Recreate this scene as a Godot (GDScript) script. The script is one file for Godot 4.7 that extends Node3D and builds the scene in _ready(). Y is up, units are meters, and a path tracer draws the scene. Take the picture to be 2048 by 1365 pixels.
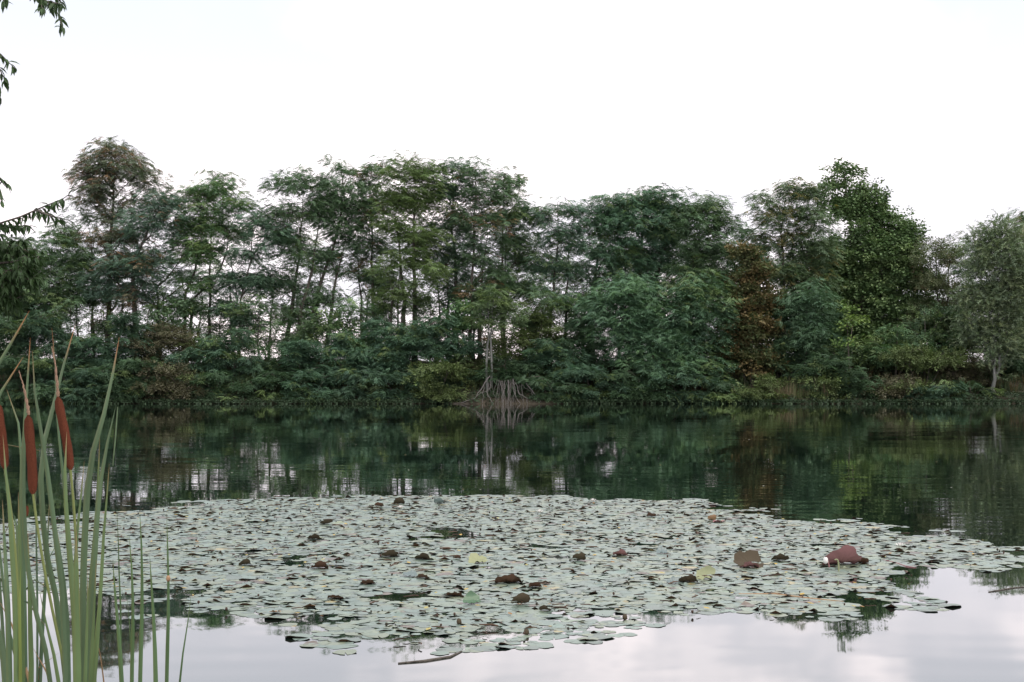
extends Node3D
# A pond at dusk: water lilies, cattails in front, a wooded bank behind.
# Units are metres, the water lies at y = 0, the camera looks along -z.

const EYE := 1.5           # height of the eye above the water
const FOCAL := 2700.0      # focal length in pixels of the 2048 pixel wide photograph
const CX := 1024.0
const CY := 682.5
const HORIZON := 760.0     # row of the horizon in the photograph
const SHORE := 84.4        # distance to the far shore
var pitch := atan((HORIZON - CY) / FOCAL)
var rng := RandomNumberGenerator.new()
var wob := FastNoiseLite.new()
var used := {}
var M := {}
var SPRIG := {}
var sprigs := 0

# ------------------------------------------------------------------ helpers
func numbered(called: String) -> String:
	var n: int = used.get(called, -1) + 1
	used[called] = n
	return called if n == 0 else "%s_%03d" % [called, n]

func thing(called: String, label: String, category: String, at := Vector3.ZERO, group := "") -> Node3D:
	var o := Node3D.new()
	o.name = numbered(called)
	add_child(o)
	o.position = at
	tag(o, label, category, group)
	return o

func tag(o: Node, label: String, category: String, group := "", kind := "") -> void:
	if label: o.set_meta("label", label)
	if category: o.set_meta("category", category)
	if group: o.set_meta("group", group)
	if kind: o.set_meta("kind", kind)

func part(called: String, mesh: Mesh, material: Material, parent: Node) -> MeshInstance3D:
	var o := MeshInstance3D.new()
	o.name = called
	o.mesh = mesh
	if material: o.material_override = material
	parent.add_child(o, true)
	return o

func scatter(called: String, mesh: Mesh, material: Material, xf: Array, cols: Array, parent: Node) -> MultiMeshInstance3D:
	var mm := MultiMesh.new()
	mm.transform_format = MultiMesh.TRANSFORM_3D
	mm.use_colors = true
	mm.mesh = mesh
	mm.instance_count = xf.size()
	for i in xf.size():
		mm.set_instance_transform(i, xf[i])
		mm.set_instance_color(i, cols[i])
	var o := MultiMeshInstance3D.new()
	o.name = called
	o.multimesh = mm
	o.material_override = material
	parent.add_child(o, true)
	return o

func ray(px: float, py: float) -> Vector3:
	var d := Vector3((px - CX) / FOCAL, (CY - py) / FOCAL, -1.0)
	return d.rotated(Vector3.RIGHT, pitch)

func pt(px: float, py: float, depth: float) -> Vector3:      # the point seen at a pixel at a given distance along -z
	var d := ray(px, py)
	return Vector3(0, EYE, 0) + d * (depth / -d.z)

func on_water(px: float, py: float, y := 0.0) -> Vector3:    # the point of the water seen at a pixel
	var d := ray(px, py)
	return Vector3(0, EYE, 0) + d * ((EYE - y) / -d.y)

func hash1(a: float) -> float:
	return fposmod(sin(a * 127.1 + 3.7) * 43758.5453, 1.0)

func inside(poly: PackedVector2Array, p: Vector2) -> bool:
	return Geometry2D.is_point_in_polygon(p, poly)

# ground height; negative inside the lake
func far_shore(x: float) -> float:
	return SHORE + 0.9 * wob.get_noise_2d(x * 5.0, 11.0) + 0.45 * wob.get_noise_2d(x * 23.0, 71.0) + 6.0 * smoothstep(24.0, 60.0, absf(x))

func ground_y(x: float, z: float) -> float:
	var far := -z - far_shore(x)
	var near := z + 1.6 + 9.5 * smoothstep(-3.4, -5.6, x) + 3.0 * smoothstep(4.0, 8.0, x)
	var side := maxf(x - 240.0, -x - 240.0)
	var d := maxf(maxf(far, near), side)
	if d < 0.0:
		return maxf(-1.6, d * 0.45) - 0.02
	var n := wob.get_noise_2d(x * 9.0, z * 9.0)
	if far > near:
		var up := 0.34 * smoothstep(0.0, 0.5, d) + 0.9 * smoothstep(0.3, 3.0, d) + 1.5 * smoothstep(2.0, 9.0, d)
		return up * (1.0 + 0.18 * n) + 0.1 * n * smoothstep(0.0, 1.0, d)
	return 0.3 * smoothstep(0.0, 1.2, d) + 0.05 * n * smoothstep(0.0, 1.0, d)

# ------------------------------------------------------------------ mesh building
class Tris:
	var v := PackedVector3Array()
	var n := PackedVector3Array()
	var c := PackedColorArray()
	var idx := PackedInt32Array()
	func tri(a: Vector3, b: Vector3, d: Vector3) -> void:      # flat face
		var k := v.size()
		var nn := (d - a).cross(b - a).normalized()
		v.append(a); v.append(b); v.append(d)
		n.append(nn); n.append(nn); n.append(nn)
		idx.append(k); idx.append(k + 1); idx.append(k + 2)
	func mesh() -> ArrayMesh:
		var a := []
		a.resize(Mesh.ARRAY_MAX)
		a[Mesh.ARRAY_VERTEX] = v
		a[Mesh.ARRAY_NORMAL] = n
		a[Mesh.ARRAY_INDEX] = idx
		if c.size() == v.size() and c.size(): a[Mesh.ARRAY_COLOR] = c
		var m := ArrayMesh.new()
		m.add_surface_from_arrays(Mesh.PRIMITIVE_TRIANGLES, a)
		return m

# a tapered tube along points, smooth, closed by its small end
func tube(t: Tris, p: Array, r: Array, sides: int) -> void:
	var first := t.v.size()
	var k := p.size()
	var side := Vector3.RIGHT
	for i in k:
		var d: Vector3 = (p[mini(i + 1, k - 1)] - p[maxi(i - 1, 0)]).normalized()
		side = (side - d * side.dot(d))
		if side.length() < 0.01: side = d.cross(Vector3.FORWARD)
		side = side.normalized()
		var up := d.cross(side)
		for s in sides:
			var a := TAU * s / sides
			var o := side * cos(a) + up * sin(a)
			t.v.append(p[i] + o * r[i])
			t.n.append(o)
	for i in k - 1:
		for s in sides:
			var a := first + i * sides + s
			var b := first + i * sides + (s + 1) % sides
			t.idx.append(a); t.idx.append(a + sides); t.idx.append(b)
			t.idx.append(b); t.idx.append(a + sides); t.idx.append(b + sides)

# a bent limb between two points, sagging or rising by bow
func limb(t: Tris, a: Vector3, b: Vector3, r0: float, r1: float, bow: float, steps: int, sides: int, wild := 0.05) -> Array:
	var p := []
	var r := []
	var l := a.distance_to(b)
	for i in steps + 1:
		var f := float(i) / steps
		var q := a.lerp(b, f) + Vector3.UP * bow * l * 4.0 * f * (1.0 - f)
		if i > 0 and i < steps:
			q += Vector3(rng.randf_range(-1, 1), rng.randf_range(-1, 1), rng.randf_range(-1, 1)) * l * wild
		p.append(q)
		r.append(lerpf(r0, r1, f))
	tube(t, p, r, sides)
	return p

# ------------------------------------------------------------------ leaves
func leaf_face(t: Tris, at: Vector3, dir: Vector3, up: Vector3, length: float, width: float) -> void:
	var s := dir.cross(up).normalized() * width * 0.5
	var mid := at + dir * length * 0.45 - up * length * 0.05
	var tip := at + dir * length - up * length * 0.12
	t.tri(at, mid + s, mid - s)
	t.tri(tip, mid - s, mid + s)

func make_sprigs() -> void:
	# a spray of three feathered leaves
	for k in 3:
		var t := Tris.new()
		rng.seed = 500 + k
		for a in [-0.85, -0.1, 0.7]:
			var yaw: float = a + rng.randf_range(-0.2, 0.2)
			var dir := Vector3(cos(yaw), rng.randf_range(-0.25, 0.12), sin(yaw)).normalized()
			var up := (Vector3.UP + Vector3(rng.randf_range(-0.4, 0.4), 0, rng.randf_range(-0.4, 0.4))).normalized()
			var side := dir.cross(up).normalized()
			var l := rng.randf_range(0.24, 0.34)
			for i in 5:
				var f := 0.2 + 0.8 * i / 5.0
				var q := dir * l * f + Vector3.DOWN * 0.09 * f * f
				for s in [-1.0, 1.0]:
					var ld: Vector3 = (side * s + dir * 0.35 + Vector3.DOWN * rng.randf_range(0.0, 0.45)).normalized()
					leaf_face(t, q, ld, up, rng.randf_range(0.075, 0.1), 0.042)
			leaf_face(t, dir * l + Vector3.DOWN * 0.09, (dir + Vector3.DOWN * 0.3).normalized(), up, 0.09, 0.042)
		SPRIG["locust%d" % k] = t.mesh()
	# broad single leaves round a twig
	for k in 2:
		var t := Tris.new()
		rng.seed = 540 + k
		for i in 11:
			var yaw := rng.randf_range(-PI, PI)
			var q := Vector3(rng.randf_range(-0.05, 0.35), rng.randf_range(-0.1, 0.1), rng.randf_range(-0.14, 0.14))
			var dir := Vector3(cos(yaw) + 0.6, rng.randf_range(-0.9, 0.25), sin(yaw)).normalized()
			var up := (Vector3.UP + Vector3(rng.randf_range(-0.8, 0.8), 0, rng.randf_range(-0.8, 0.8))).normalized()
			leaf_face(t, q, dir, (up - dir * up.dot(dir)).normalized(), rng.randf_range(0.11, 0.16), rng.randf_range(0.09, 0.13))
		SPRIG["broad%d" % k] = t.mesh()
	# small oval leaves of hedge shrubs
	for k in 2:
		var t := Tris.new()
		rng.seed = 560 + k
		for i in 16:
			var yaw := rng.randf_range(-1.8, 1.8)
			var q := Vector3(rng.randf_range(-0.05, 0.4), rng.randf_range(-0.08, 0.08), rng.randf_range(-0.12, 0.12))
			var dir := Vector3(cos(yaw) + 0.3, rng.randf_range(-0.6, 0.3), sin(yaw)).normalized()
			var up := (Vector3.UP + Vector3(rng.randf_range(-0.7, 0.7), 0, rng.randf_range(-0.7, 0.7))).normalized()
			leaf_face(t, q, dir, (up - dir * up.dot(dir)).normalized(), rng.randf_range(0.08, 0.12), rng.randf_range(0.04, 0.06))
		SPRIG["shrub%d" % k] = t.mesh()
	# narrow leaves along a twig
	for k in 2:
		var t := Tris.new()
		rng.seed = 580 + k
		for i in 22:
			var f := i / 22.0
			var yaw := rng.randf_range(-1.1, 1.1)
			var q := Vector3(f * 0.42, -0.06 * f * f, 0)
			var dir := Vector3(cos(yaw), rng.randf_range(-0.7, 0.4), sin(yaw)).normalized()
			var up := (Vector3.UP + Vector3(rng.randf_range(-0.8, 0.8), 0, rng.randf_range(-0.8, 0.8))).normalized()
			leaf_face(t, q, dir, (up - dir * up.dot(dir)).normalized(), rng.randf_range(0.11, 0.17), 0.028)
		SPRIG["willow%d" % k] = t.mesh()
	# one pointed hanging leaf, folded along its rib
	var one := Tris.new()
	for s in [-1.0, 1.0]:
		var rib := [Vector3(0, 0, 0), Vector3(0.03, -0.002, 0), Vector3(0.07, -0.01, 0), Vector3(0.115, -0.028, 0)]
		var edge := [Vector3(0, 0, 0), Vector3(0.03, 0.006, s * 0.016), Vector3(0.07, -0.003, s * 0.015), Vector3(0.115, -0.028, 0)]
		for i in 3:
			if i == 0: one.tri(rib[0], rib[1], edge[1])
			elif i == 2: one.tri(rib[2], rib[3], edge[2])
			else:
				one.tri(rib[1], rib[2], edge[2])
				one.tri(rib[1], edge[2], edge[1])
	SPRIG["lance"] = one.mesh()
	# grass and herb tuft
	var g := Tris.new()
	rng.seed = 600
	for i in 14:
		var yaw := rng.randf() * TAU
		var b := Vector3(cos(yaw), 0, sin(yaw)) * rng.randf() * 0.15
		var d := Vector3(cos(yaw) * 0.35, 1, sin(yaw) * 0.35).normalized() * rng.randf_range(0.3, 0.7)
		var s := Vector3(-sin(yaw), 0, cos(yaw)) * 0.014
		g.tri(b - s, b + d, b + s)
	SPRIG["grass"] = g.mesh()

# a cluster of sprigs round a point
func clump(style: String, xf: Array, cols: Array, at: Vector3, out: Vector3, count: int, R: float, flat: float, tint: Color, vary: float, odd: Color, odd_share: float, size: float) -> void:
	var tone := LEAF * (1.0 + rng.randf_range(-vary, vary))
	var clump_odd := rng.randf() < odd_share
	for j in count:
		var a := rng.randf() * TAU
		var q := sqrt(rng.randf())
		var o := Vector3(cos(a) * q, rng.randf_range(-1, 1) * flat * sqrt(1.0 - q * q * 0.8) - q * q * 0.22, sin(a) * q) * R
		var d := Vector3(cos(a), 0, sin(a)) + out * 0.6 + Vector3(rng.randf_range(-0.9, 0.9), 0, rng.randf_range(-0.9, 0.9))
		match style:
			"locust": d.y = rng.randf_range(-0.5, 0.45)
			"broad": d.y += rng.randf_range(-0.4, 0.9)
			"willow": d.y += rng.randf_range(-0.7, 1.2)
			_: d.y += rng.randf_range(-0.4, 0.6)
		d = d.normalized()
		var z := d.cross(Vector3.UP + Vector3(rng.randf_range(-0.45, 0.45), 0, rng.randf_range(-0.45, 0.45)))
		z = z.normalized()
		var y := z.cross(d)
		var s := size * rng.randf_range(0.8, 1.25)
		xf.append(Transform3D(Basis(d * s, y * s, z * s), at + o))
		var c := tint
		if clump_odd or rng.randf() < odd_share * 0.3:
			c = tint.lerp(odd, rng.randf_range(0.4, 1.0))
		var k := tone * rng.randf_range(0.82, 1.18)
		cols.append(Color(c.r * k, c.g * k * rng.randf_range(0.96, 1.04), c.b * k * rng.randf_range(0.84, 1.02)))

# A tree. spec: depth, trunk (pixels from foot to top; the foot is put on the ground), r (trunk radius in metres), lobes ([x, y, rx, ry] in pixels),
# style, tint, odd (second leaf colour), odd_share, dens (clumps per square metre), bark
func tree(called: String, label: String, spec: Dictionary, group := "") -> Node3D:
	rng.seed = int(spec.get("seed", 7 + int(spec.trunk[0][0][0]) * 13 + spec.lobes.size()))
	var depth: float = spec.depth
	var k := depth / FOCAL
	var style: String = spec.get("style", "locust")
	var foot_px: Array = spec.trunk[0][0]
	var foot := pt(foot_px[0], foot_px[1], depth)
	foot.y = ground_y(foot.x, foot.z) - 0.15
	var o := thing(called, label, spec.get("category", "tree"), foot, group)
	var inner := Tris.new()
	var branches := Tris.new()
	var xf := []
	var cols := []
	var lines := []
	for tr in spec.trunk:
		var p := []
		var r := []
		var r0: float = spec.get("r", 0.15)
		for i in tr.size():
			var q := pt(tr[i][0], tr[i][1], depth + (0.0 if i == 0 else rng.randf_range(-0.3, 0.3)))
			if i == 0: q.y = ground_y(q.x, q.z) - 0.15
			p.append(q - foot)
		# resample with a little wander
		var fine := []
		for i in p.size() - 1:
			var steps := maxi(2, int(p[i].distance_to(p[i + 1]) / 1.1))
			for s in steps:
				var f := float(s) / steps
				var q: Vector3 = p[i].lerp(p[i + 1], f)
				if fine.size(): q += Vector3(rng.randf_range(-1, 1), 0, rng.randf_range(-1, 1)) * 0.09
				fine.append(q)
		fine.append(p[-1])
		for i in fine.size():
			var f := float(i) / (fine.size() - 1)
			r.append(r0 * (lerpf(1.0, 0.12, pow(f, 0.85)) + (0.35 if i == 0 else 0.0)))
		tube(inner, fine, r, 8)
		lines.append([fine, r])
	var lobes: Array = spec.lobes.duplicate()
	if group == "locust trees on the far bank" and depth > 88.5:
		for tr in spec.trunk:           # leafy shoots low on the stems
			for i in 2:
				lobes.append([tr[0][0] + rng.randf_range(-34, 34), rng.randf_range(530, 695), rng.randf_range(16, 30), rng.randf_range(10, 18)])
	for lb in lobes:
		var c := pt(lb[0], lb[1], depth) - foot
		var rx: float = lb[2] * k
		var ry: float = lb[3] * k
		var rz: float = minf(maxf(rx, ry * 0.6), 3.0) * float(spec.get("deep", 1.0))
		c.z += rng.randf_range(-0.35, 0.35) * rz
		# the limb that carries this lobe
		var best := 0
		var line: Array = lines[0][0]
		var radii: Array = lines[0][1]
		var least := 1e9
		for ln in lines:
			for i in ln[0].size():
				var q: Vector3 = ln[0][i]
				var flat := Vector2(q.x - c.x, q.z - c.z).length()
				var cost := absf(q.y - (c.y - ry * 0.5 - flat * 0.75)) + flat * 0.6
				if cost < least:
					least = cost; best = i; line = ln[0]; radii = ln[1]
		var top := c + Vector3(0, ry * 0.35, 0)
		var bone := limb(branches, line[best], top, maxf(minf(radii[best] * 0.62, 0.11), 0.02), 0.012, 0.04, 6, 5, 0.045)
		var n := maxi(3, int(2.0 * float(spec.get("dens", 2.3)) * PI * rx * ry * (0.65 + 0.35 * rz)))
		n = mini(n, 260)
		var R: float = spec.get("R", 0.82)
		for i in n:
			var d := Vector3(rng.randfn(), rng.randfn(), rng.randfn()).normalized()
			var q := pow(rng.randf(), 0.42)
			var e := c + Vector3(d.x * rx, d.y * ry, d.z * rz) * q * (0.92 + 0.16 * rng.randf())
			var near: Vector3 = bone[0]
			for b in bone:
				if b.distance_squared_to(e - Vector3(0, 0.35, 0)) < near.distance_squared_to(e - Vector3(0, 0.35, 0)): near = b
			limb(branches, near, e, 0.022, 0.006, 0.06, 3, 3, 0.05)
			var out := Vector3(d.x, 0, d.z)
			var cnt := int(1.25 * float(spec.get("per", 15)) * rng.randf_range(0.6, 1.3))
			clump(style, xf, cols, e, out, cnt, R * rng.randf_range(0.7, 1.3), float(spec.get("flat", 0.62)), spec.tint, 0.2, spec.get("odd", spec.tint), float(spec.get("odd_share", 0.0)), 1.25 * float(spec.get("size", 1.0)))
	part("trunk", inner.mesh(), M[spec.get("bark", "bark")], o)
	part("branches", branches.mesh(), M[spec.get("bark", "bark")], o).set_meta("kind", "stuff")
	var kinds := 3 if style == "locust" else 2
	var key: String = style + str(rng.randi() % kinds)
	scatter("crown", SPRIG[key], M["leaf"], xf, cols, o).set_meta("kind", "stuff")
	sprigs += xf.size()
	return o

# ------------------------------------------------------------------ lily pads
# fold: where the fold runs (-1..1 across the pad, 2 = none); bend: how far (radians) that side turns up; ruffle: waviness of the rim
func pad_mesh(sd: int, fold: float, bend: float, ruffle: float, thin := 0.0015, segs := 16, crumple := 0.0) -> ArrayMesh:
	rng.seed = sd
	var ph := rng.randf() * TAU
	var ph2 := rng.randf() * TAU
	var notch := rng.randf_range(0.08, 0.2)
	var rings := [0.0, 0.25, 0.5, 0.75, 1.0] if crumple > 0.0 else [0.0, 0.4, 0.75, 1.0] if bend > 0.9 else [0.0, 0.6, 1.0]
	var at := func(ring: float, a: float) -> Vector3:
		var rr := ring * (1.0 + 0.06 * sin(3.0 * a + ph) + 0.05 * sin(5.0 * a + ph2) + 0.03 * sin(11.0 * a + ph))
		var p := Vector3(cos(a) * rr, 0, sin(a) * rr)
		p.y += ruffle * ring * ring * (sin(2.0 * a + ph) * 0.6 + sin(5.0 * a + ph2) * 0.4)
		if crumple > 0.0:
			p.y += crumple * ring * (wob.get_noise_3d(p.x * 130.0, p.z * 130.0, sd * 37.0) * 1.5 + 0.3 * sin(11.0 * a + ph))
			p.x *= 1.0 + crumple * 0.9 * wob.get_noise_2d(a * 60.0, sd * 11.0)
			p.z *= 1.0 + crumple * 0.9 * wob.get_noise_2d(a * 60.0, sd * 17.0 + 90.0)
		if fold < 1.5 and p.x > fold:
			var s := p.x - fold
			var room := 1.05 - fold
			var k := bend / room            # bends evenly along the raised side
			var y := p.y
			p.x = fold + sin(k * s) / k
			p.y = (1.0 - cos(k * s)) / k + y * cos(k * s)
		return p
	var out := ArrayMesh.new()
	for under in 2:
		var t := Tris.new()
		var v := PackedVector3Array()
		var fine := segs
		for ri in rings.size():
			for s in fine + 1:
				var a: float = notch * 0.5 + (TAU - notch) * s / fine + PI * 0.5
				var p: Vector3 = at.call(rings[ri], a)
				v.append(p)
		var nrm := PackedVector3Array()
		nrm.resize(v.size())
		var faces := []
		for ri in rings.size() - 1:
			for s in fine:
				var a := ri * (fine + 1) + s
				var b := a + fine + 1
				if ri > 0: faces.append([a, a + 1, b + 1])
				faces.append([a, b + 1, b])
		for f in faces:
			var nn := (v[f[2]] - v[f[0]]).cross(v[f[1]] - v[f[0]])
			if nn.length() < 1e-9: continue
			for q in f: nrm[q] += nn
		var flip := nrm[fine + 2].y < 0.0 if fold > 1.0 else (nrm[fine + 2 + fine / 2].y + nrm[fine + 2].y < 0.0)
		for i in v.size():
			nrm[i] = nrm[i].normalized() * (-1.0 if flip else 1.0)
			if nrm[i].length() < 0.5: nrm[i] = Vector3.UP
		for i in v.size():
			t.v.append(v[i] - nrm[i] * thin * 6.0 * under)
			t.n.append(nrm[i] * (-1.0 if under else 1.0))
		for f in faces:
			var order: Array = f
			if flip != (under == 1): order = [f[0], f[2], f[1]]
			for q in order: t.idx.append(q)
		var arr := []
		arr.resize(Mesh.ARRAY_MAX)
		arr[Mesh.ARRAY_VERTEX] = t.v
		arr[Mesh.ARRAY_NORMAL] = t.n
		arr[Mesh.ARRAY_INDEX] = t.idx
		out.add_surface_from_arrays(Mesh.PRIMITIVE_TRIANGLES, arr)
	return out

func two_sided(m: ArrayMesh, top: Material, under: Material) -> ArrayMesh:
	var d: ArrayMesh = m.duplicate()
	d.surface_set_material(0, top)
	d.surface_set_material(1, under)
	return d

# ------------------------------------------------------------------ materials
func flat_mat(c: Color, rough: float, spec := 0.5) -> StandardMaterial3D:
	var m := StandardMaterial3D.new()
	m.albedo_color = c.linear_to_srgb()
	m.roughness = rough
	m.metallic_specular = spec
	return m

func speckle(freq: float, a: Color, b: Color, sd: int, octaves := 4) -> NoiseTexture2D:
	var t := NoiseTexture2D.new()
	t.width = 512
	t.height = 512
	t.seamless = true
	var n := FastNoiseLite.new()
	n.seed = sd
	n.frequency = freq
	n.fractal_octaves = octaves
	t.noise = n
	var g := Gradient.new()
	g.set_color(0, a.linear_to_srgb())
	g.set_color(1, b.linear_to_srgb())
	t.color_ramp = g
	return t

func noisy(c0: Color, c1: Color, rough: float, scale: float, sd: int, relief := 0.0) -> StandardMaterial3D:
	var m := StandardMaterial3D.new()
	m.albedo_texture = speckle(0.02, c0, c1, sd)
	m.uv1_triplanar = true
	m.uv1_scale = Vector3.ONE * scale
	m.roughness = rough
	if relief > 0.0:
		m.heightmap_enabled = true
		m.heightmap_scale = relief
		m.heightmap_texture = speckle(0.04, Color.BLACK, Color.WHITE, sd + 1)
	return m

func make_materials() -> void:
	M.leaf = flat_mat(Color(1, 1, 1), 0.55, 0.4)
	M.leaf.vertex_color_use_as_albedo = true
	M.leaf.backlight_enabled = true
	M.leaf.backlight = Color(0.55, 0.6, 0.4)
	M.bark = noisy(Color(0.07, 0.06, 0.05), Color(0.16, 0.14, 0.12), 0.9, 1.5, 21, 2.0)
	M.pale_bark = noisy(Color(0.15, 0.152, 0.14), Color(0.27, 0.275, 0.255), 0.85, 1.2, 23, 1.0)
	M.root = noisy(Color(0.13, 0.12, 0.115), Color(0.25, 0.23, 0.22), 0.9, 2.5, 25, 1.0)
	M.mound = noisy(Color(0.055, 0.05, 0.042), Color(0.12, 0.105, 0.09), 0.95, 0.9, 29, 3.0)
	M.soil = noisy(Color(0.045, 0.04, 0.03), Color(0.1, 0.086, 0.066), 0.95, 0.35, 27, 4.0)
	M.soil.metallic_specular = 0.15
	M.mound.metallic_specular = 0.15
	# cattails
	M.blade = flat_mat(Color(1, 1, 1), 0.42, 0.45)
	M.blade.vertex_color_use_as_albedo = true
	M.blade.backlight_enabled = true
	M.blade.backlight = Color(0.3, 0.3, 0.2)
	M.spike = noisy(Color(0.11, 0.034, 0.02), Color(0.24, 0.08, 0.046), 0.95, 30.0, 31, 0.25)
	M.spike.metallic_specular = 0.2
	M.spike_tip = noisy(Color(0.34, 0.2, 0.13), Color(0.55, 0.38, 0.28), 0.95, 30.0, 33, 0.3)
	M.stalk = flat_mat(Color(0.2, 0.24, 0.075), 0.5)
	M.dry = noisy(Color(0.3, 0.17, 0.09), Color(0.48, 0.31, 0.19), 0.8, 9.0, 35)
	# pads
	var tops := PADS
	M.pad_top = []
	for i in tops.size():
		var m := noisy(tops[i] * 0.8, tops[i] * 1.15, 0.48, 5.0, 41 + i)
		m.metallic_specular = 0.7
		m.clearcoat_enabled = true
		m.clearcoat = 0.6
		m.clearcoat_roughness = 0.45
		M.pad_top.append(m)
	M.pad_any = flat_mat(Color(1, 1, 1), 0.48, 0.7)
	M.pad_any.vertex_color_use_as_albedo = true
	M.pad_any.clearcoat_enabled = true
	M.pad_any.clearcoat = 0.6
	M.pad_any.clearcoat_roughness = 0.45
	M.pad_under = noisy(Color(0.07, 0.035, 0.022), Color(0.15, 0.07, 0.04), 0.5, 7.0, 51)
	M.pad_brown = noisy(Color(0.04, 0.032, 0.018), Color(0.1, 0.07, 0.038), 0.8, 7.0, 53)
	M.pad_pink = noisy(Color(0.27, 0.12, 0.13), Color(0.4, 0.2, 0.2), 0.65, 6.0, 55)
	M.pad_yellow = noisy(Color(0.22, 0.25, 0.12), Color(0.36, 0.37, 0.22), 0.5, 8.0, 57)
	M.pad_grey = noisy(Color(0.13, 0.17, 0.17), Color(0.2, 0.25, 0.25), 0.35, 6.0, 59)
	M.pad_green = noisy(Color(0.06, 0.13, 0.07), Color(0.12, 0.2, 0.12), 0.4, 6.0, 61)
	M.petal = flat_mat(Color(0.8, 0.78, 0.76), 0.5)
	M.debris = flat_mat(Color(1, 1, 1), 0.7, 0.4)
	M.debris.vertex_color_use_as_albedo = true
	# water: dark and smooth; the ripples are in its mesh
	var w := flat_mat(Color(0.006, 0.016, 0.013), 0.02, 0.66)
	w.clearcoat_enabled = true
	w.clearcoat = 0.75
	w.clearcoat_roughness = 0.02
	M.water = w

const LEAF := 2.1
# ripples: [wave vector, slope, phase]; crests lie mostly across the view, as wind along the pond makes them
var waves := []
func make_waves() -> void:
	rng.seed = 90
	for w in 18:
		var l := rng.randf_range(0.28, 0.75) if w > 4 else rng.randf_range(1.2, 3.5)
		var a := rng.randf_range(-0.4, 0.4)
		waves.append([TAU / l * sin(a), TAU / l * cos(a), 0.0011 if w > 4 else 0.0009, rng.randf() * TAU, l])

func ripple(x: float, z: float, shortest: float) -> Vector3:
	var sx := 0.0
	var sz := 0.0
	var calm := clampf(0.75 + 1.3 * wob.get_noise_2d(x * 3.0, z * 7.0), 0.25, 1.6)
	for w in waves:
		if w[4] < shortest: continue
		var q: float = cos(w[0] * x + w[1] * z + w[3]) * w[2] * calm
		sx += q * w[0] * w[4] / TAU
		sz += q * w[1] * w[4] / TAU
	return Vector3(sx, 1.0, sz).normalized()

# a thin high overcast, drawn out in streaks, a little warmer low down
func make_sky() -> Sky:
	var w := 1024
	var h := 512
	var a := FastNoiseLite.new()
	a.seed = 5
	a.frequency = 0.55
	a.fractal_octaves = 4
	a.domain_warp_enabled = true
	a.domain_warp_amplitude = 0.8
	a.domain_warp_frequency = 0.4
	var data := PackedFloat32Array()
	data.resize(w * h * 3)
	for j in h:
		var el := (0.5 - (j + 0.5) / h) * PI
		var y := maxf(sin(el), 0.0)
		var low := smoothstep(0.3, 0.1, y)
		for i in w:
			var az := TAU * i / w
			var flat := cos(el) / (y + 0.1)
			var c := smoothstep(-0.3, 0.5, a.get_noise_3d(cos(az) * flat * 0.75, sin(az) * flat * 1.6, 3.0))
			var blue := Vector3(0.7, 0.75, 0.83).lerp(Vector3(0.84, 0.82, 0.89), low)
			var cream := Vector3(1.24, 1.2, 1.25)
			var rose := Vector3(1.64, 1.44, 1.43)
			var s := blue.lerp(cream.lerp(rose, low), 0.06 + 0.94 * pow(c, 1.35))
			var at := (j * w + i) * 3
			data[at] = s.x
			data[at + 1] = s.y
			data[at + 2] = s.z
	var m := PanoramaSkyMaterial.new()
	m.panorama = ImageTexture.create_from_image(Image.create_from_data(w, h, false, Image.FORMAT_RGBF, data.to_byte_array()))
	var sky := Sky.new()
	sky.sky_material = m
	return sky

# ------------------------------------------------------------------ the scene
func _ready() -> void:
	wob.seed = 3
	wob.frequency = 0.01
	wob.fractal_octaves = 3
	# camera
	var cam := Camera3D.new()
	cam.name = "camera"
	cam.fov = rad_to_deg(2.0 * atan(CY / FOCAL))
	cam.near = 0.1
	cam.far = 6000.0
	add_child(cam)
	cam.position = Vector3(0, EYE, 0)
	cam.rotation.x = pitch
	cam.current = true
	# sky and exposure
	var env := Environment.new()
	env.background_mode = Environment.BG_SKY
	env.sky = make_sky()
	env.background_energy_multiplier = 1.0
	env.tonemap_mode = Environment.TONE_MAPPER_LINEAR
	env.tonemap_exposure = 1.28
	env.sdfgi_enabled = true
	env.ssao_enabled = true
	env.ssil_enabled = true
	var we := WorldEnvironment.new()
	we.name = "environment"
	we.environment = env
	add_child(we)
	# the sun, low strength and wide: it only glows through the overcast
	var sun := DirectionalLight3D.new()
	sun.name = "sun"
	sun.light_energy = 0.5
	sun.light_color = Color(1.0, 0.95, 0.88)
	sun.light_angular_distance = 40.0
	sun.shadow_enabled = true
	add_child(sun)
	sun.look_at_from_position(Vector3(9, 26, 12), Vector3.ZERO)

	make_materials()
	make_sprigs()
	make_ground()
	make_water()
	make_trees()
	make_back_row()
	make_understory()
	make_bushes()
	make_bank_details()
	make_overhanging_tree()
	make_lilies()
	make_cattails()
	print("sprigs ", sprigs)

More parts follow.
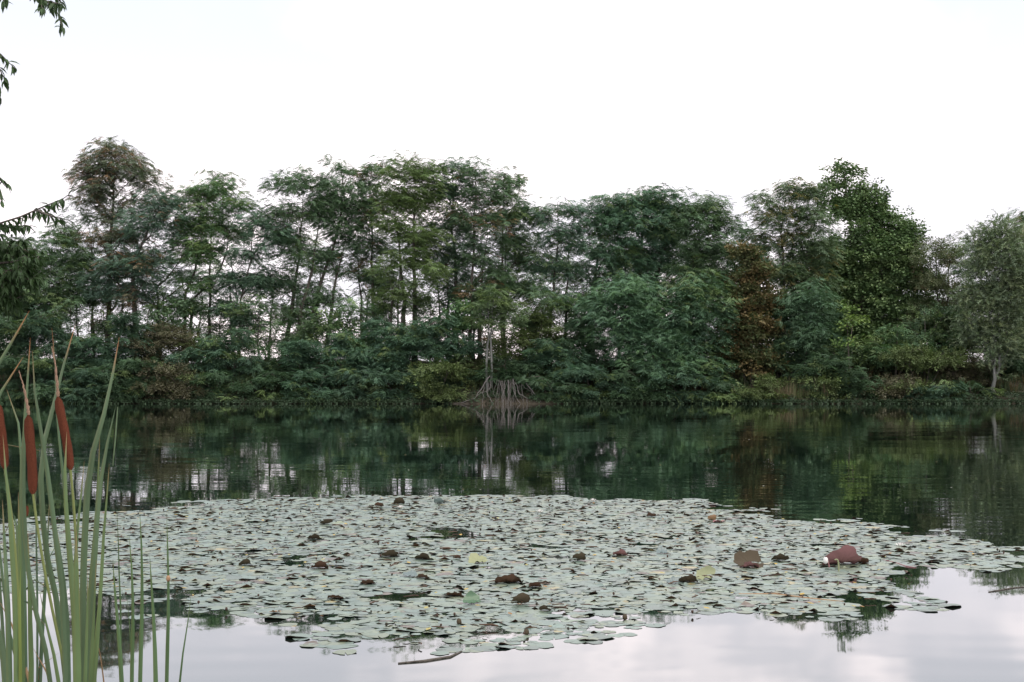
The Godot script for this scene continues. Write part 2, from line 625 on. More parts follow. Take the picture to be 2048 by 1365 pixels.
func make_ground() -> void:
	var xs := []
	var zs := []
	for i in range(-225, 226): xs.append(i * 0.2 if absi(i) <= 190 else signf(i) * (38.0 + pow(absi(i) - 190, 2.0) * 0.55))
	for i in 40: zs.append(60.0 - i * 1.5 if i < 36 else 6.0 - (i - 36) * 1.5)
	for i in 20: zs.append(0.4 - i * 0.6)
	for i in 12: zs.append(-13.0 - i * 5.5)
	for i in 12: zs.append(-79.0 - i * 0.33)
	for i in 40: zs.append(-82.96 - i * 0.1)
	for i in 38: zs.append(-86.96 - i * 0.3)
	for i in 24: zs.append(-98.5 - pow(i, 2.4) * 1.0)
	var t := Tris.new()
	for z in zs:
		for x in xs:
			t.v.append(Vector3(x, ground_y(x, z), z))
			var e := 0.15
			t.n.append(Vector3(ground_y(x - e, z) - ground_y(x + e, z), 2 * e, ground_y(x, z - e) - ground_y(x, z + e)).normalized())
	var w := xs.size()
	for j in zs.size() - 1:
		for i in w - 1:
			var a := j * w + i
			t.idx.append(a); t.idx.append(a + w); t.idx.append(a + 1)
			t.idx.append(a + 1); t.idx.append(a + w); t.idx.append(a + w + 1)
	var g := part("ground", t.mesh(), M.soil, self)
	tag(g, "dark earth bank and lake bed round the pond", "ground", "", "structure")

func make_water() -> void:
	make_waves()
	var t := Tris.new()
	# [x0, x1, cell, z0, z1, cell, shortest wave]; the bands lie edge to edge in one plane
	for b in [[-9.0, 9.0, 0.07, 4.0, -20.0, 0.06, 0.0], [-18.0, 18.0, 0.12, -20.0, -45.0, 0.09, 0.0], [-36.0, 36.0, 0.4, -45.0, -87.0, 0.16, 0.5], [-250.0, -9.0, 241.0, 4.0, -20.0, 24.0, 9.0], [9.0, 250.0, 241.0, 4.0, -20.0, 24.0, 9.0],
			[-250.0, -18.0, 232.0, -20.0, -45.0, 25.0, 9.0], [18.0, 250.0, 232.0, -20.0, -45.0, 25.0, 9.0], [-250.0, -36.0, 214.0, -45.0, -87.0, 42.0, 9.0], [36.0, 250.0, 214.0, -45.0, -87.0, 42.0, 9.0], [-250.0, 250.0, 500.0, -87.0, -100.0, 13.0, 9.0]]:
		var nx := maxi(1, roundi((b[1] - b[0]) / b[2]))
		var nz := maxi(1, roundi((b[3] - b[4]) / b[5]))
		var first := t.v.size()
		for j in nz + 1:
			var z := lerpf(b[3], b[4], float(j) / nz)
			for i in nx + 1:
				var x := lerpf(b[0], b[1], float(i) / nx)
				t.v.append(Vector3(x, 0, z))
				t.n.append(ripple(x, z, b[6]) if b[6] < 5.0 and z < -1.0 else Vector3.UP)
		for j in nz:
			for i in nx:
				var a := first + j * (nx + 1) + i
				t.idx.append(a); t.idx.append(a + nx + 1); t.idx.append(a + 1)
				t.idx.append(a + 1); t.idx.append(a + nx + 1); t.idx.append(a + nx + 2)
	var w := part("water", t.mesh(), M.water, self)
	tag(w, "still dark green pond water mirroring trees and sky", "water", "", "structure")

# ------------------------------------------------------------------ trees on the far bank
const TEAL := Color(0.07, 0.113, 0.068)
const GREEN := Color(0.068, 0.12, 0.062)
const OLIVE := Color(0.09, 0.125, 0.05)
const RUST := Color(0.15, 0.085, 0.055)

func make_trees() -> void:
	var g := "locust trees on the far bank"
	tree("locust_tree", "tallest slender locust with rusty brown tinged crown rising over the others", {depth = 91.0, r = 0.24, trunk = [[[215, 700], [220, 560], [222, 440], [228, 360], [222, 300]]], tint = Color(0.085, 0.105, 0.075), odd = RUST, odd_share = 0.28, dens = 1.8,
		lobes = [[215, 300, 38, 26], [240, 335, 55, 36], [190, 355, 38, 30], [285, 350, 42, 18], [205, 385, 45, 22], [225, 430, 32, 26], [180, 330, 24, 22], [250, 470, 40, 30], [265, 402, 36, 16], [176, 408, 30, 16], [305, 372, 28, 12], [200, 480, 34, 22], [240, 520, 36, 24]]}, g)
	tree("young_locust_tree", "thin half bare young locust with forked curved stem", {depth = 92.0, r = 0.09, trunk = [[[186, 700], [186, 560], [182, 480], [172, 430]], [[186, 700], [185, 500], [192, 450], [196, 425]]], tint = TEAL, dens = 0.9,
		lobes = [[165, 425, 26, 20], [140, 460, 24, 18], [200, 425, 16, 14]]}, g)
	tree("locust_tree", "pale leaved locust beside the half bare young locust", {depth = 90.0, r = 0.13, trunk = [[[120, 700], [118, 560], [122, 470]]], tint = TEAL, odd = OLIVE, odd_share = 0.2, dens = 2.0,
		lobes = [[120, 475, 40, 30], [95, 520, 40, 30], [140, 530, 45, 30], [165, 510, 30, 30], [110, 580, 50, 30], [160, 585, 45, 30]]}, g)
	tree("locust_tree", "thick trunked dark locust leaning beside the tallest locust", {depth = 89.0, r = 0.27, trunk = [[[272, 700], [270, 600], [266, 520], [290, 470], [310, 420]]], tint = Color(0.062, 0.1, 0.078), odd = RUST, odd_share = 0.14, dens = 2.1,
		lobes = [[310, 400, 36, 26], [285, 440, 45, 30], [330, 440, 30, 30], [255, 520, 45, 34], [300, 520, 45, 34], [265, 585, 40, 28], [215, 560, 40, 30]]}, g)
	tree("locust_tree", "locust with sharply kinked bare trunk low over the bank", {depth = 90.0, r = 0.15, trunk = [[[319, 700], [317, 620], [312, 576], [345, 545], [370, 500]]], tint = GREEN, odd = OLIVE, odd_share = 0.2, dens = 1.1,
		lobes = [[375, 500, 34, 24], [345, 600, 30, 20], [395, 560, 32, 22]]}, g)
	tree("locust_tree", "rounded light green locust with several slim forking trunks", {depth = 91.0, r = 0.16, trunk = [[[366, 700], [372, 590], [400, 500], [415, 400]], [[372, 700], [385, 600], [440, 540], [470, 430]], [[420, 700], [418, 560], [425, 440]]], tint = GREEN, odd = OLIVE, odd_share = 0.3, dens = 2.0,
		lobes = [[425, 368, 45, 26], [380, 385, 34, 26], [470, 400, 32, 28], [410, 425, 55, 30], [455, 455, 40, 30], [370, 455, 40, 28], [415, 495, 60, 28]]}, g)
	tree("locust_tree", "low dark locust between the rounded light green locust and the leaning ones", {depth = 90.0, r = 0.14, trunk = [[[478, 700], [480, 600], [500, 520], [510, 450]], [[470, 700], [462, 620], [455, 540]]], tint = Color(0.058, 0.098, 0.07), dens = 1.9,
		lobes = [[510, 440, 34, 26], [540, 470, 34, 28], [500, 500, 34, 24], [455, 560, 40, 26], [520, 550, 40, 30], [480, 620, 45, 24]]}, g)
	tree("locust_tree", "locust with steeply leaning dark trunk and feathery flat top", {depth = 91.0, r = 0.19, trunk = [[[562, 700], [585, 600], [600, 500], [605, 400]], [[590, 700], [600, 620], [625, 540], [640, 440]]], tint = TEAL, odd = OLIVE, odd_share = 0.12, dens = 2.0,
		lobes = [[565, 365, 30, 22], [605, 360, 36, 26], [580, 420, 50, 30], [625, 415, 40, 34], [560, 480, 44, 30], [615, 500, 40, 30], [575, 560, 45, 28]]}, g)
	tree("locust_tree", "tall leaning locust with wispy pointed top", {depth = 92.0, r = 0.2, trunk = [[[608, 700], [630, 600], [665, 500], [690, 400], [682, 330]], [[650, 700], [668, 580], [690, 480]]], tint = TEAL, odd = GREEN, odd_share = 0.3, dens = 1.9,
		lobes = [[680, 332, 26, 20], [665, 365, 38, 24], [700, 400, 36, 30], [660, 420, 36, 34], [685, 465, 40, 34], [655, 520, 34, 26], [640, 590, 36, 24]]}, g)
	tree("locust_tree", "slim locust with narrow straight trunk and small rusty tip", {depth = 93.0, r = 0.15, trunk = [[[748, 700], [746, 560], [742, 440], [762, 335]], [[725, 700], [722, 600], [715, 500]]], tint = TEAL, odd = RUST, odd_share = 0.1, dens = 1.9,
		lobes = [[765, 335, 26, 20], [735, 360, 36, 24], [755, 400, 40, 30], [720, 430, 36, 32], [745, 480, 44, 32], [715, 530, 34, 28], [755, 560, 34, 26]]}, g)
	tree("locust_tree", "yellowish green locust with dense rounded crown and stout trunk", {depth = 90.0, r = 0.23, trunk = [[[830, 700], [832, 600], [826, 480], [830, 360]], [[800, 700], [808, 600], [800, 500], [790, 430]], [[780, 700], [785, 580]]], tint = Color(0.085, 0.125, 0.055), odd = OLIVE, odd_share = 0.4, dens = 2.3,
		lobes = [[820, 338, 44, 24], [855, 345, 34, 26], [800, 385, 46, 30], [845, 400, 46, 34], [790, 445, 36, 30], [840, 470, 50, 36], [800, 520, 40, 30], [850, 545, 40, 30], [790, 590, 40, 26]]}, g)
	tree("locust_tree", "dark green locust with two straight parallel trunks", {depth = 92.0, r = 0.2, trunk = [[[912, 700], [912, 580], [905, 460], [905, 340]], [[898, 700], [896, 600], [890, 500]]], tint = Color(0.058, 0.1, 0.066), dens = 2.0,
		lobes = [[905, 335, 36, 22], [885, 375, 36, 30], [925, 385, 34, 32], [900, 440, 44, 34], [880, 510, 36, 30], [925, 490, 34, 30], [905, 570, 40, 26]]}, g)
	tree("locust_tree", "locust with rust flecked middle and thin pole trunk", {depth = 91.0, r = 0.17, trunk = [[[938, 700], [944, 560], [948, 440], [952, 345]], [[960, 700], [962, 580], [975, 470]]], tint = TEAL, odd = RUST, odd_share = 0.12, dens = 2.0,
		lobes = [[952, 340, 30, 22], [965, 385, 36, 28], [940, 430, 34, 30], [975, 450, 36, 34], [955, 510, 40, 32], [985, 560, 34, 28], [945, 590, 34, 24]]}, g)
	tree("locust_tree", "locust whose pointed shoulder slopes down to the gap of sky", {depth = 92.0, r = 0.17, trunk = [[[1005, 700], [1006, 560], [1004, 440], [1008, 350]]], tint = TEAL, odd = OLIVE, odd_share = 0.2, dens = 2.1,
		lobes = [[1005, 352, 32, 20], [1015, 390, 40, 26], [1000, 430, 38, 30], [1045, 430, 38, 26], [1025, 480, 46, 34], [1050, 510, 36, 30], [1010, 560, 40, 28], [1050, 580, 30, 24]]}, g)
	tree("locust_tree", "lower airy locust with thin paired trunks", {depth = 91.0, r = 0.14, trunk = [[[1090, 700], [1105, 590], [1118, 480], [1115, 410]], [[1128, 700], [1134, 590], [1140, 470]], [[1100, 700], [1098, 600]]], tint = Color(0.068, 0.115, 0.085), odd = OLIVE, odd_share = 0.15, dens = 1.9,
		lobes = [[1115, 412, 34, 18], [1085, 430, 26, 22], [1150, 425, 30, 20], [1110, 465, 44, 28], [1150, 480, 34, 30], [1095, 520, 34, 28], [1140, 540, 38, 28], [1110, 600, 40, 24]]}, g)
	tree("broad_locust_tree", "broad domed locust with wide dense crown beyond the root tangle", {depth = 91.0, r = 0.28, trunk = [[[1280, 700], [1278, 580], [1285, 480], [1290, 400]], [[1180, 700], [1184, 590], [1200, 490]], [[1300, 700], [1310, 560], [1340, 470]]], tint = Color(0.062, 0.112, 0.076), odd = OLIVE, odd_share = 0.16, dens = 2.3,
		lobes = [[1290, 398, 60, 24], [1230, 410, 44, 26], [1340, 400, 44, 24], [1265, 440, 70, 34], [1335, 445, 60, 34], [1200, 450, 40, 30], [1225, 500, 54, 36], [1300, 505, 60, 40], [1200, 560, 34, 30], [1265, 570, 55, 36]]}, g)
	tree("locust_tree", "locust whose arched crown leans over the rusty orange tree", {depth = 90.0, r = 0.2, trunk = [[[1372, 700], [1378, 580], [1395, 480], [1410, 410]]], tint = TEAL, odd = OLIVE, odd_share = 0.14, dens = 2.3,
		lobes = [[1410, 410, 48, 22], [1385, 440, 50, 30], [1435, 440, 34, 26], [1400, 490, 56, 36], [1440, 500, 28, 30], [1380, 550, 40, 36], [1425, 560, 40, 40]]}, g)
	tree("small_locust_tree", "small locust tip between arched locust and dark maple", {depth = 95.0, r = 0.13, trunk = [[[1480, 700], [1482, 560], [1484, 460]]], tint = GREEN, dens = 2.2,
		lobes = [[1485, 462, 28, 18], [1475, 500, 36, 26], [1500, 520, 30, 30]]}, g)
	tree("locust_tree", "locust with gold edged leaves rising beside the dark maple", {depth = 90.0, r = 0.17, trunk = [[[1566, 700], [1568, 580], [1562, 470], [1575, 380]], [[1610, 700], [1612, 560], [1622, 440]], [[1590, 700], [1594, 600], [1600, 500]]], tint = Color(0.075, 0.11, 0.066), odd = Color(0.16, 0.13, 0.05), odd_share = 0.14, dens = 2.1,
		lobes = [[1575, 378, 42, 20], [1530, 408, 28, 22], [1615, 385, 34, 26], [1560, 430, 46, 28], [1620, 430, 40, 32], [1545, 475, 36, 30], [1600, 485, 44, 34], [1570, 540, 40, 30], [1635, 500, 34, 36], [1630, 560, 40, 34]]}, g)
	# other trees
	tree("maple_tree", "large dark green maple with upright pointed top shoots", {depth = 93.0, r = 0.3, trunk = [[[1716, 720], [1712, 600], [1705, 480], [1690, 350]], [[1716, 720], [1730, 560], [1750, 420]]], style = "broad", tint = Color(0.062, 0.1, 0.046), odd = Color(0.085, 0.12, 0.055), odd_share = 0.4, dens = 2.1, flat = 0.8, R = 0.55, per = 15,
		lobes = [[1664, 365, 15, 34], [1688, 358, 13, 34], [1709, 358, 13, 30], [1745, 390, 18, 30], [1725, 410, 34, 40], [1675, 415, 36, 34], [1760, 440, 36, 40], [1800, 460, 26, 36], [1820, 500, 24, 34], [1715, 490, 44, 46], [1775, 520, 50, 50], [1815, 560, 30, 44], [1700, 580, 50, 46], [1770, 610, 56, 50], [1690, 660, 60, 44], [1770, 680, 60, 44], [1830, 640, 36, 44], [1740, 740, 70, 36], [1650, 620, 40, 40], [1640, 520, 34, 34], [1848, 560, 24, 30], [1855, 620, 30, 34], [1640, 690, 44, 36], [1790, 490, 40, 40], [1610, 640, 36, 34], [1680, 530, 44, 40], [1740, 560, 50, 44]]})
	tree("beech_tree", "rusty orange brown tree among the green ones", {depth = 87.5, r = 0.16, trunk = [[[1505, 740], [1502, 640], [1492, 500]]], style = "broad", tint = Color(0.082, 0.064, 0.032), odd = Color(0.05, 0.07, 0.034), odd_share = 0.45, dens = 2.6, flat = 0.6, R = 0.5,
		lobes = [[1488, 505, 26, 24], [1500, 545, 38, 30], [1480, 590, 36, 30], [1520, 600, 40, 34], [1495, 650, 50, 36], [1535, 670, 36, 34], [1470, 700, 40, 30], [1520, 725, 50, 30], [1450, 735, 30, 20]]})
	tree("sparse_alder_tree", "thin reddish olive tree with see through twiggy top", {depth = 91.0, r = 0.14, trunk = [[[1880, 740], [1878, 620], [1872, 500]], [[1900, 740], [1895, 620], [1900, 520]]], style = "shrub", tint = Color(0.075, 0.09, 0.05), odd = Color(0.1, 0.075, 0.05), odd_share = 0.2, dens = 1.8, flat = 0.6, R = 0.5,
		lobes = [[1872, 500, 34, 22], [1900, 520, 26, 30], [1860, 550, 34, 36], [1895, 580, 40, 40], [1865, 630, 44, 44], [1910, 650, 40, 44], [1880, 700, 50, 44]]})
	tree("willow_tree", "grey green willow with pale leaning trunk at the water edge", {depth = 86.5, r = 0.16, bark = "pale_bark", trunk = [[[1986, 800], [1988, 770], [1998, 735], [2004, 640], [2008, 500]], [[1986, 800], [1987, 760], [1990, 720], [1985, 640]]], style = "willow", tint = Color(0.098, 0.128, 0.085), odd = Color(0.12, 0.145, 0.085), odd_share = 0.3, dens = 2.8, flat = 0.8, R = 0.6, per = 16,
		lobes = [[1998, 460, 30, 26], [1965, 490, 34, 32], [2035, 480, 34, 36], [2000, 520, 50, 40], [1950, 540, 24, 34], [2050, 540, 40, 40], [2010, 580, 50, 40], [1965, 590, 30, 34], [2000, 640, 36, 36], [2040, 625, 36, 26], [1990, 690, 28, 34], [2015, 680, 24, 26], [1992, 730, 16, 18], [1942, 600, 24, 34], [1945, 660, 26, 34], [2040, 680, 26, 30]]})
	tree("locust_tree", "russet tinged locust standing behind the grey green willow", {depth = 97.0, r = 0.2, trunk = [[[2062, 740], [2060, 600], [2062, 450]]], tint = TEAL, odd = RUST, odd_share = 0.3, dens = 2.2,
		lobes = [[2060, 445, 40, 24], [2090, 480, 50, 40], [2060, 530, 50, 50], [2075, 600, 60, 50], [2070, 680, 60, 50]]}, g)
	tree("twin_stemmed_tree", "small tree on two straight pale grey stems above the root tangle", {depth = 85.5, r = 0.085, bark = "pale_bark", trunk = [[[975, 724], [975, 690], [979, 655], [976, 600]], [[982, 724], [984, 690], [982, 650], [990, 590]]], tint = Color(0.075, 0.11, 0.06), odd = OLIVE, odd_share = 0.3, dens = 2.2, R = 0.5,
		lobes = [[990, 600, 36, 26], [965, 625, 34, 22], [1010, 630, 34, 24]]})
	tree("front_locust_tree", "spreading blue green locust hanging low over the water", {depth = 86.5, r = 0.17, trunk = [[[1262, 780], [1258, 690], [1250, 590]], [[1300, 780], [1305, 700], [1320, 620]]], tint = Color(0.064, 0.115, 0.074), odd = GREEN, odd_share = 0.25, dens = 2.5,
		lobes = [[1245, 580, 60, 28], [1200, 600, 36, 26], [1290, 610, 44, 28], [1330, 640, 40, 28], [1230, 640, 56, 30], [1290, 670, 56, 30], [1350, 690, 44, 30], [1320, 730, 56, 28], [1260, 710, 40, 26], [1380, 720, 34, 24], [1300, 765, 34, 16]]}, g)
	tree("front_locust_tree", "low blue green locust reaching towards the rusty orange tree", {depth = 87.0, r = 0.16, trunk = [[[1410, 780], [1408, 680], [1400, 580]]], tint = Color(0.06, 0.108, 0.068), odd = OLIVE, odd_share = 0.2, dens = 2.4,
		lobes = [[1400, 570, 44, 26], [1440, 590, 34, 26], [1370, 590, 36, 26], [1410, 630, 56, 34], [1440, 670, 34, 30], [1390, 690, 44, 34], [1420, 740, 40, 26]]}, g)
	tree("locust_sapling", "teal locust sapling in the hollow under the maple", {depth = 87.5, r = 0.11, trunk = [[[1610, 780], [1612, 690], [1615, 600]]], tint = Color(0.056, 0.098, 0.062), dens = 2.3,
		lobes = [[1615, 590, 44, 26], [1590, 620, 36, 26], [1640, 630, 34, 28], [1610, 670, 44, 34]]}, g)
	tree("sapling", "bright yellow green sapling glowing against the dark maple", {depth = 86.5, r = 0.06, trunk = [[[1700, 790], [1698, 700], [1698, 610]]], style = "broad", tint = Color(0.1, 0.145, 0.045), odd = Color(0.05, 0.09, 0.035), odd_share = 0.3, dens = 2.0, flat = 0.6, R = 0.32, per = 5,
		lobes = [[1694, 615, 9, 12], [1706, 640, 16, 9], [1692, 650, 10, 14], [1712, 638, 12, 5], [1690, 682, 14, 10]]})
	tree("locust_tree", "dark locust seen behind the near overhanging leaves", {depth = 92.0, r = 0.18, trunk = [[[30, 720], [32, 600], [36, 500]], [[70, 720], [68, 600]]], tint = Color(0.06, 0.095, 0.06), odd = OLIVE, odd_share = 0.2, dens = 2.2,
		lobes = [[30, 500, 50, 34], [-20, 520, 50, 40], [60, 560, 44, 34], [10, 590, 60, 36], [75, 610, 50, 30], [30, 640, 60, 30]]}, g)

func make_back_row() -> void:
	var x := -20.0
	var i := 0
	while x < 2080.0:
		rng.seed = 9000 + i
		var top := rng.randf_range(470, 540)
		var lobes := []
		for k in 8:
			lobes.append([x + rng.randf_range(-40, 40), lerpf(top, 695.0, k / 7.0) + rng.randf_range(-12, 12), rng.randf_range(22, 40), rng.randf_range(16, 26)])
		tree("back_row_locust_tree", "slender locust of the back row glimpsed between the front trunks", {seed = 9100 + i, depth = 98.0 + rng.randf_range(-2, 5), r = 0.11, trunk = [[[x, 700], [x + rng.randf_range(-12, 12), 600], [x + rng.randf_range(-20, 20), top]]], tint = [TEAL, Color(0.06, 0.1, 0.066), GREEN][i % 3], odd = OLIVE, odd_share = 0.15, dens = 0.8 if x < 900.0 else 1.2 if x < 1250.0 else 1.9, lobes = lobes}, "locusts of the back row")
		x += rng.randf_range(62, 96)
		i += 1

func make_understory() -> void:
	var where := [[140, 590], [205, 600], [300, 610], [360, 600], [445, 590], [520, 585], [600, 600], [660, 610], [705, 590], [775, 600], [860, 590], [925, 600], [1065, 570], [1120, 600], [1165, 575], [1345, 600], [1455, 640], [1555, 590], [1640, 680], [1700, 690], [1790, 660], [1850, 600], [1905, 610], [1945, 640], [2035, 620]]
	var spots := ["beside the half bare young locust", "below the tallest locust", "by the kinked trunk", "among the slim forking trunks", "by the rounded light green locust", "at the low dark locust", "between the two steeply leaning trunks", "under the wispy pointed locust", "beside the slim rusty tipped locust", "under the yellowish green locust", "by the stout yellowish green locust trunk", "by the two straight parallel trunks", "under the locust shoulder at the sky gap", "between the thin paired trunks", "beside the broad domed locust", "under the broad domed locust's far side", "behind the rusty orange tree", "between the orange tree and gold edged locust", "under the gold edged locust", "at the foot of the dark maple", "under the dark maple's outer boughs", "between the maple and the reddish olive tree", "in front of the thin reddish olive tree", "beside the grey green willow", "under the grey green willow"]
	for i in where.size():
		rng.seed = 9500 + i
		var x: float = where[i][0]
		var top: float = where[i][1] + rng.randf_range(-14, 14)
		var lobes := [[x, top + 14, 24, 14]]
		for k in 6:
			lobes.append([x + rng.randf_range(-44, 44), rng.randf_range(top + 20, 720), rng.randf_range(22, 40), rng.randf_range(14, 24)])
		tree("understory_tree", "bushy young tree " + spots[i], {seed = 9600 + i, depth = rng.randf_range(88.0, 90.5), r = 0.07, style = ["locust", "shrub", "locust", "broad"][i % 4], trunk = [[[x, 720], [x + rng.randf_range(-8, 8), 650], [x, top + 14]]], tint = [TEAL, Color(0.055, 0.085, 0.048), GREEN][i % 3], odd = OLIVE, odd_share = 0.2, dens = 0.72 if x < 1000.0 else 0.9 if x < 1190.0 else 1.5, R = 0.65, lobes = lobes}, "young trees between the tall trunks")

# ------------------------------------------------------------------ shrubs along the bank
func make_bushes() -> void:
	var g := "shrubs along the far bank"
	var words := ["dark teal leafy shrub", "olive green shrub", "dense deep green shrub", "dull brownish green shrub", "feathery blue green shrub"]
	var tints := [Color(0.042, 0.076, 0.052), Color(0.062, 0.084, 0.036), Color(0.037, 0.066, 0.038), Color(0.06, 0.058, 0.038), Color(0.05, 0.092, 0.062)]
	var styles := ["locust", "shrub", "locust", "shrub", "locust"]
	# [x, top, half width, foot row, depth, kind, where]
	var rows := [
		[10, 640, 60, 800, 86.5, 2, "seen under the near overhanging leaves"], [95, 650, 60, 800, 87.0, 0, "behind the cattails, under the pale leaved locust"],
		[60, 720, 70, 806, 85.2, 2, "dipping into the water behind the cattails"], [170, 660, 55, 800, 87.0, 4, "below the half bare young locust"],
		[160, 725, 60, 806, 85.2, 0, "at the water beneath the half bare young locust"], [245, 655, 50, 800, 87.0, 0, "below the tallest locust"],
		[255, 720, 60, 806, 85.2, 2, "at the water below the tallest locust"], [325, 668, 60, 800, 87.2, 3, "under the kinked trunk"],
		[345, 730, 60, 806, 85.3, 3, "at the water under the kinked trunk"], [405, 680, 50, 800, 87.0, 4, "under the rounded light green locust"],
		[440, 730, 50, 806, 85.4, 2, "at the water under the rounded light green locust"], [480, 672, 46, 800, 87.2, 0, "at the foot of the low dark locust"],
		[530, 735, 50, 806, 85.4, 2, "at the water by the low dark locust"], [570, 690, 40, 800, 87.4, 2, "at the foot of the steeply leaning trunk"],
		[625, 690, 56, 800, 86.4, 4, "below the wispy topped leaning locust"], [620, 750, 50, 806, 85.2, 4, "over the water below the wispy topped leaning locust"],
		[695, 660, 50, 800, 87.0, 4, "on the slope between wispy and slim rusty tipped locusts"], [720, 735, 56, 806, 85.3, 0, "at the water below the slim rusty tipped locust"],
		[765, 665, 46, 800, 87.0, 4, "at the foot of the slim rusty tipped locust"], [830, 645, 60, 800, 86.6, 4, "below the yellowish green locust"],
		[890, 650, 60, 800, 86.8, 4, "below the twin trunked dark locust"], [800, 735, 50, 806, 85.2, 0, "at the water below the yellowish green locust"],
		[865, 735, 56, 806, 85.2, 1, "at the water beside the root tangle's longest root"], [930, 715, 40, 800, 86.6, 1, "between the water and the twin pale stems"],
		[1030, 690, 46, 800, 87.4, 1, "behind the root tangle"], [1040, 735, 44, 800, 86.2, 2, "growing over the root tangle"],
		[1000, 728, 30, 780, 85.8, 2, "sprouting from the top of the root tangle"],
		[1075, 640, 50, 800, 88.0, 1, "at the foot of the thin paired trunks"], [1110, 675, 50, 800, 86.6, 4, "on the slope beside the root tangle"],
		[1110, 745, 50, 806, 85.2, 2, "at the water beside the root tangle"], [1160, 655, 46, 800, 87.6, 2, "between airy locust and spreading blue green locust"],
		[1150, 715, 40, 804, 85.6, 4, "hanging beside the spreading blue green locust"], [1200, 730, 50, 806, 85.2, 0, "at the water under the spreading blue green locust"],
		[1280, 745, 54, 806, 85.2, 2, "in the shade of the spreading blue green locust"], [1370, 750, 54, 806, 85.2, 0, "at the water under the low blue green locust"],
		[1450, 760, 50, 806, 85.2, 2, "at the water under the rusty orange tree"], [1520, 745, 50, 806, 85.2, 1, "beside the pale reed tuft"],
		[1660, 720, 60, 806, 86.0, 2, "under the bright yellow green sapling"], [1650, 765, 40, 806, 85.2, 1, "low at the water under the bright yellow green sapling"],
		[1740, 735, 60, 806, 85.6, 2, "under the dark maple"], [1790, 750, 50, 806, 85.2, 3, "reddish at the water under the dark maple"],
		[1850, 710, 60, 806, 86.2, 1, "below the thin reddish olive tree"], [1860, 765, 50, 806, 85.2, 0, "overhanging the water below the thin reddish olive tree"],
		[1930, 700, 50, 800, 87.5, 3, "beside the willow trunk, in deep shade"], [1945, 765, 36, 804, 86.0, 2, "low by the willow trunk"],
		[2040, 700, 50, 800, 89.5, 2, "in the hollow behind the willow trunk"], [1580, 700, 50, 800, 87.4, 2, "between the rusty orange tree and the teal sapling"]]
	for b in rows:
		var x: float = b[0]
		var top: float = b[1] - (hash1(b[0]) * 50.0 - 4.0 if b[4] > 86.3 else hash1(b[0]) * 40.0 - 14.0)
		var hw: float = b[2] * 1.12
		var foot: float = b[3]
		var kind: int = b[5]
		var hh := (foot - top) * 0.5
		var lobes := []
		rng.seed = 3000 + int(x) * 7 + int(top)
		lobes.append([x + rng.randf_range(-0.3, 0.3) * hw, top + hh * 0.35, hw * 0.6, hh * 0.3])
		lobes.append([x - hw * 0.5, top + hh * 0.8 + rng.randf_range(-18, 14), hw * 0.55, hh * 0.3])
		lobes.append([x + hw * 0.5, top + hh * 0.8 + rng.randf_range(-18, 14), hw * 0.55, hh * 0.3])
		lobes.append([x - hw * 0.3, top + hh * rng.randf_range(1.2, 1.6), hw * 0.6, hh * 0.28])
		lobes.append([x + hw * 0.35, top + hh * rng.randf_range(1.2, 1.65), hw * 0.55, hh * 0.28])
		if b[4] < 85.7:
			lobes.append([x - hw * 0.4, foot - 15.0, hw * 0.6, 9.0])
			lobes.append([x + hw * 0.4, foot - 13.0, hw * 0.6, 9.0])
		tree("shrub", words[kind] + " " + str(b[6]), {seed = 4000 + int(x) * 3 + int(top), category = "shrub", depth = b[4], r = 0.05, style = styles[kind], tint = tints[kind], odd = OLIVE, odd_share = 0.1,
			dens = 3.0, R = 0.5, per = 14, flat = 0.5, deep = 0.8, trunk = [[[x, foot], [x + rng.randf_range(-8, 8), top + hh]], [[x + 6, foot], [x + hw * 0.4, top + hh]], [[x - 6, foot], [x - hw * 0.4, top + hh]]], lobes = lobes}, g)
	# low herbs and creepers that cover the slope
	var xf := []
	var cols := []
	var xg := []
	var cg := []
	rng.seed = 77
	for i in 9500:
		var x := rng.randf_range(-36, 36)
		var z := -far_shore(x) + 0.25 - pow(rng.randf(), 2.1) * 9.0
		var seen := CX + x / -z * FOCAL
		if seen > 905.0 and seen < 1105.0 and -z - far_shore(x) < 0.12: continue
		var p := Vector3(x, maxf(ground_y(x, z), 0.05), z)
		var yaw := rng.randf() * TAU
		var s := rng.randf_range(0.7, 1.7)
		var k := rng.randf_range(0.6, 1.15)
		if i % 3 == 0 and -z - far_shore(x) > 1.2:
			xg.append(Transform3D(Basis(Vector3.UP, yaw).scaled(Vector3.ONE * s), p))
			cg.append(Color(0.07 * k, 0.1 * k, 0.042 * k) if rng.randf() > 0.2 else Color(0.16 * k, 0.12 * k, 0.06 * k))
		else:
			xf.append(Transform3D(Basis(Vector3.UP, yaw).rotated(Vector3(cos(yaw), 0, -sin(yaw)), rng.randf_range(-0.5, 0.9)).scaled(Vector3.ONE * s), p + Vector3(0, 0.12, 0)))
			cols.append(Color(0.05 * k, 0.085 * k, 0.045 * k))
	var herbs := scatter("herbs", SPRIG.shrub0, M.leaf, xf, cols, self)
	tag(herbs, "low dark leafy herbs covering the slope of the far bank", "herbs", "", "stuff")
	var grass := scatter("grass", SPRIG.grass, M.leaf, xg, cg, self)
	tag(grass, "sparse grass tufts on the slope of the far bank", "grass", "", "stuff")

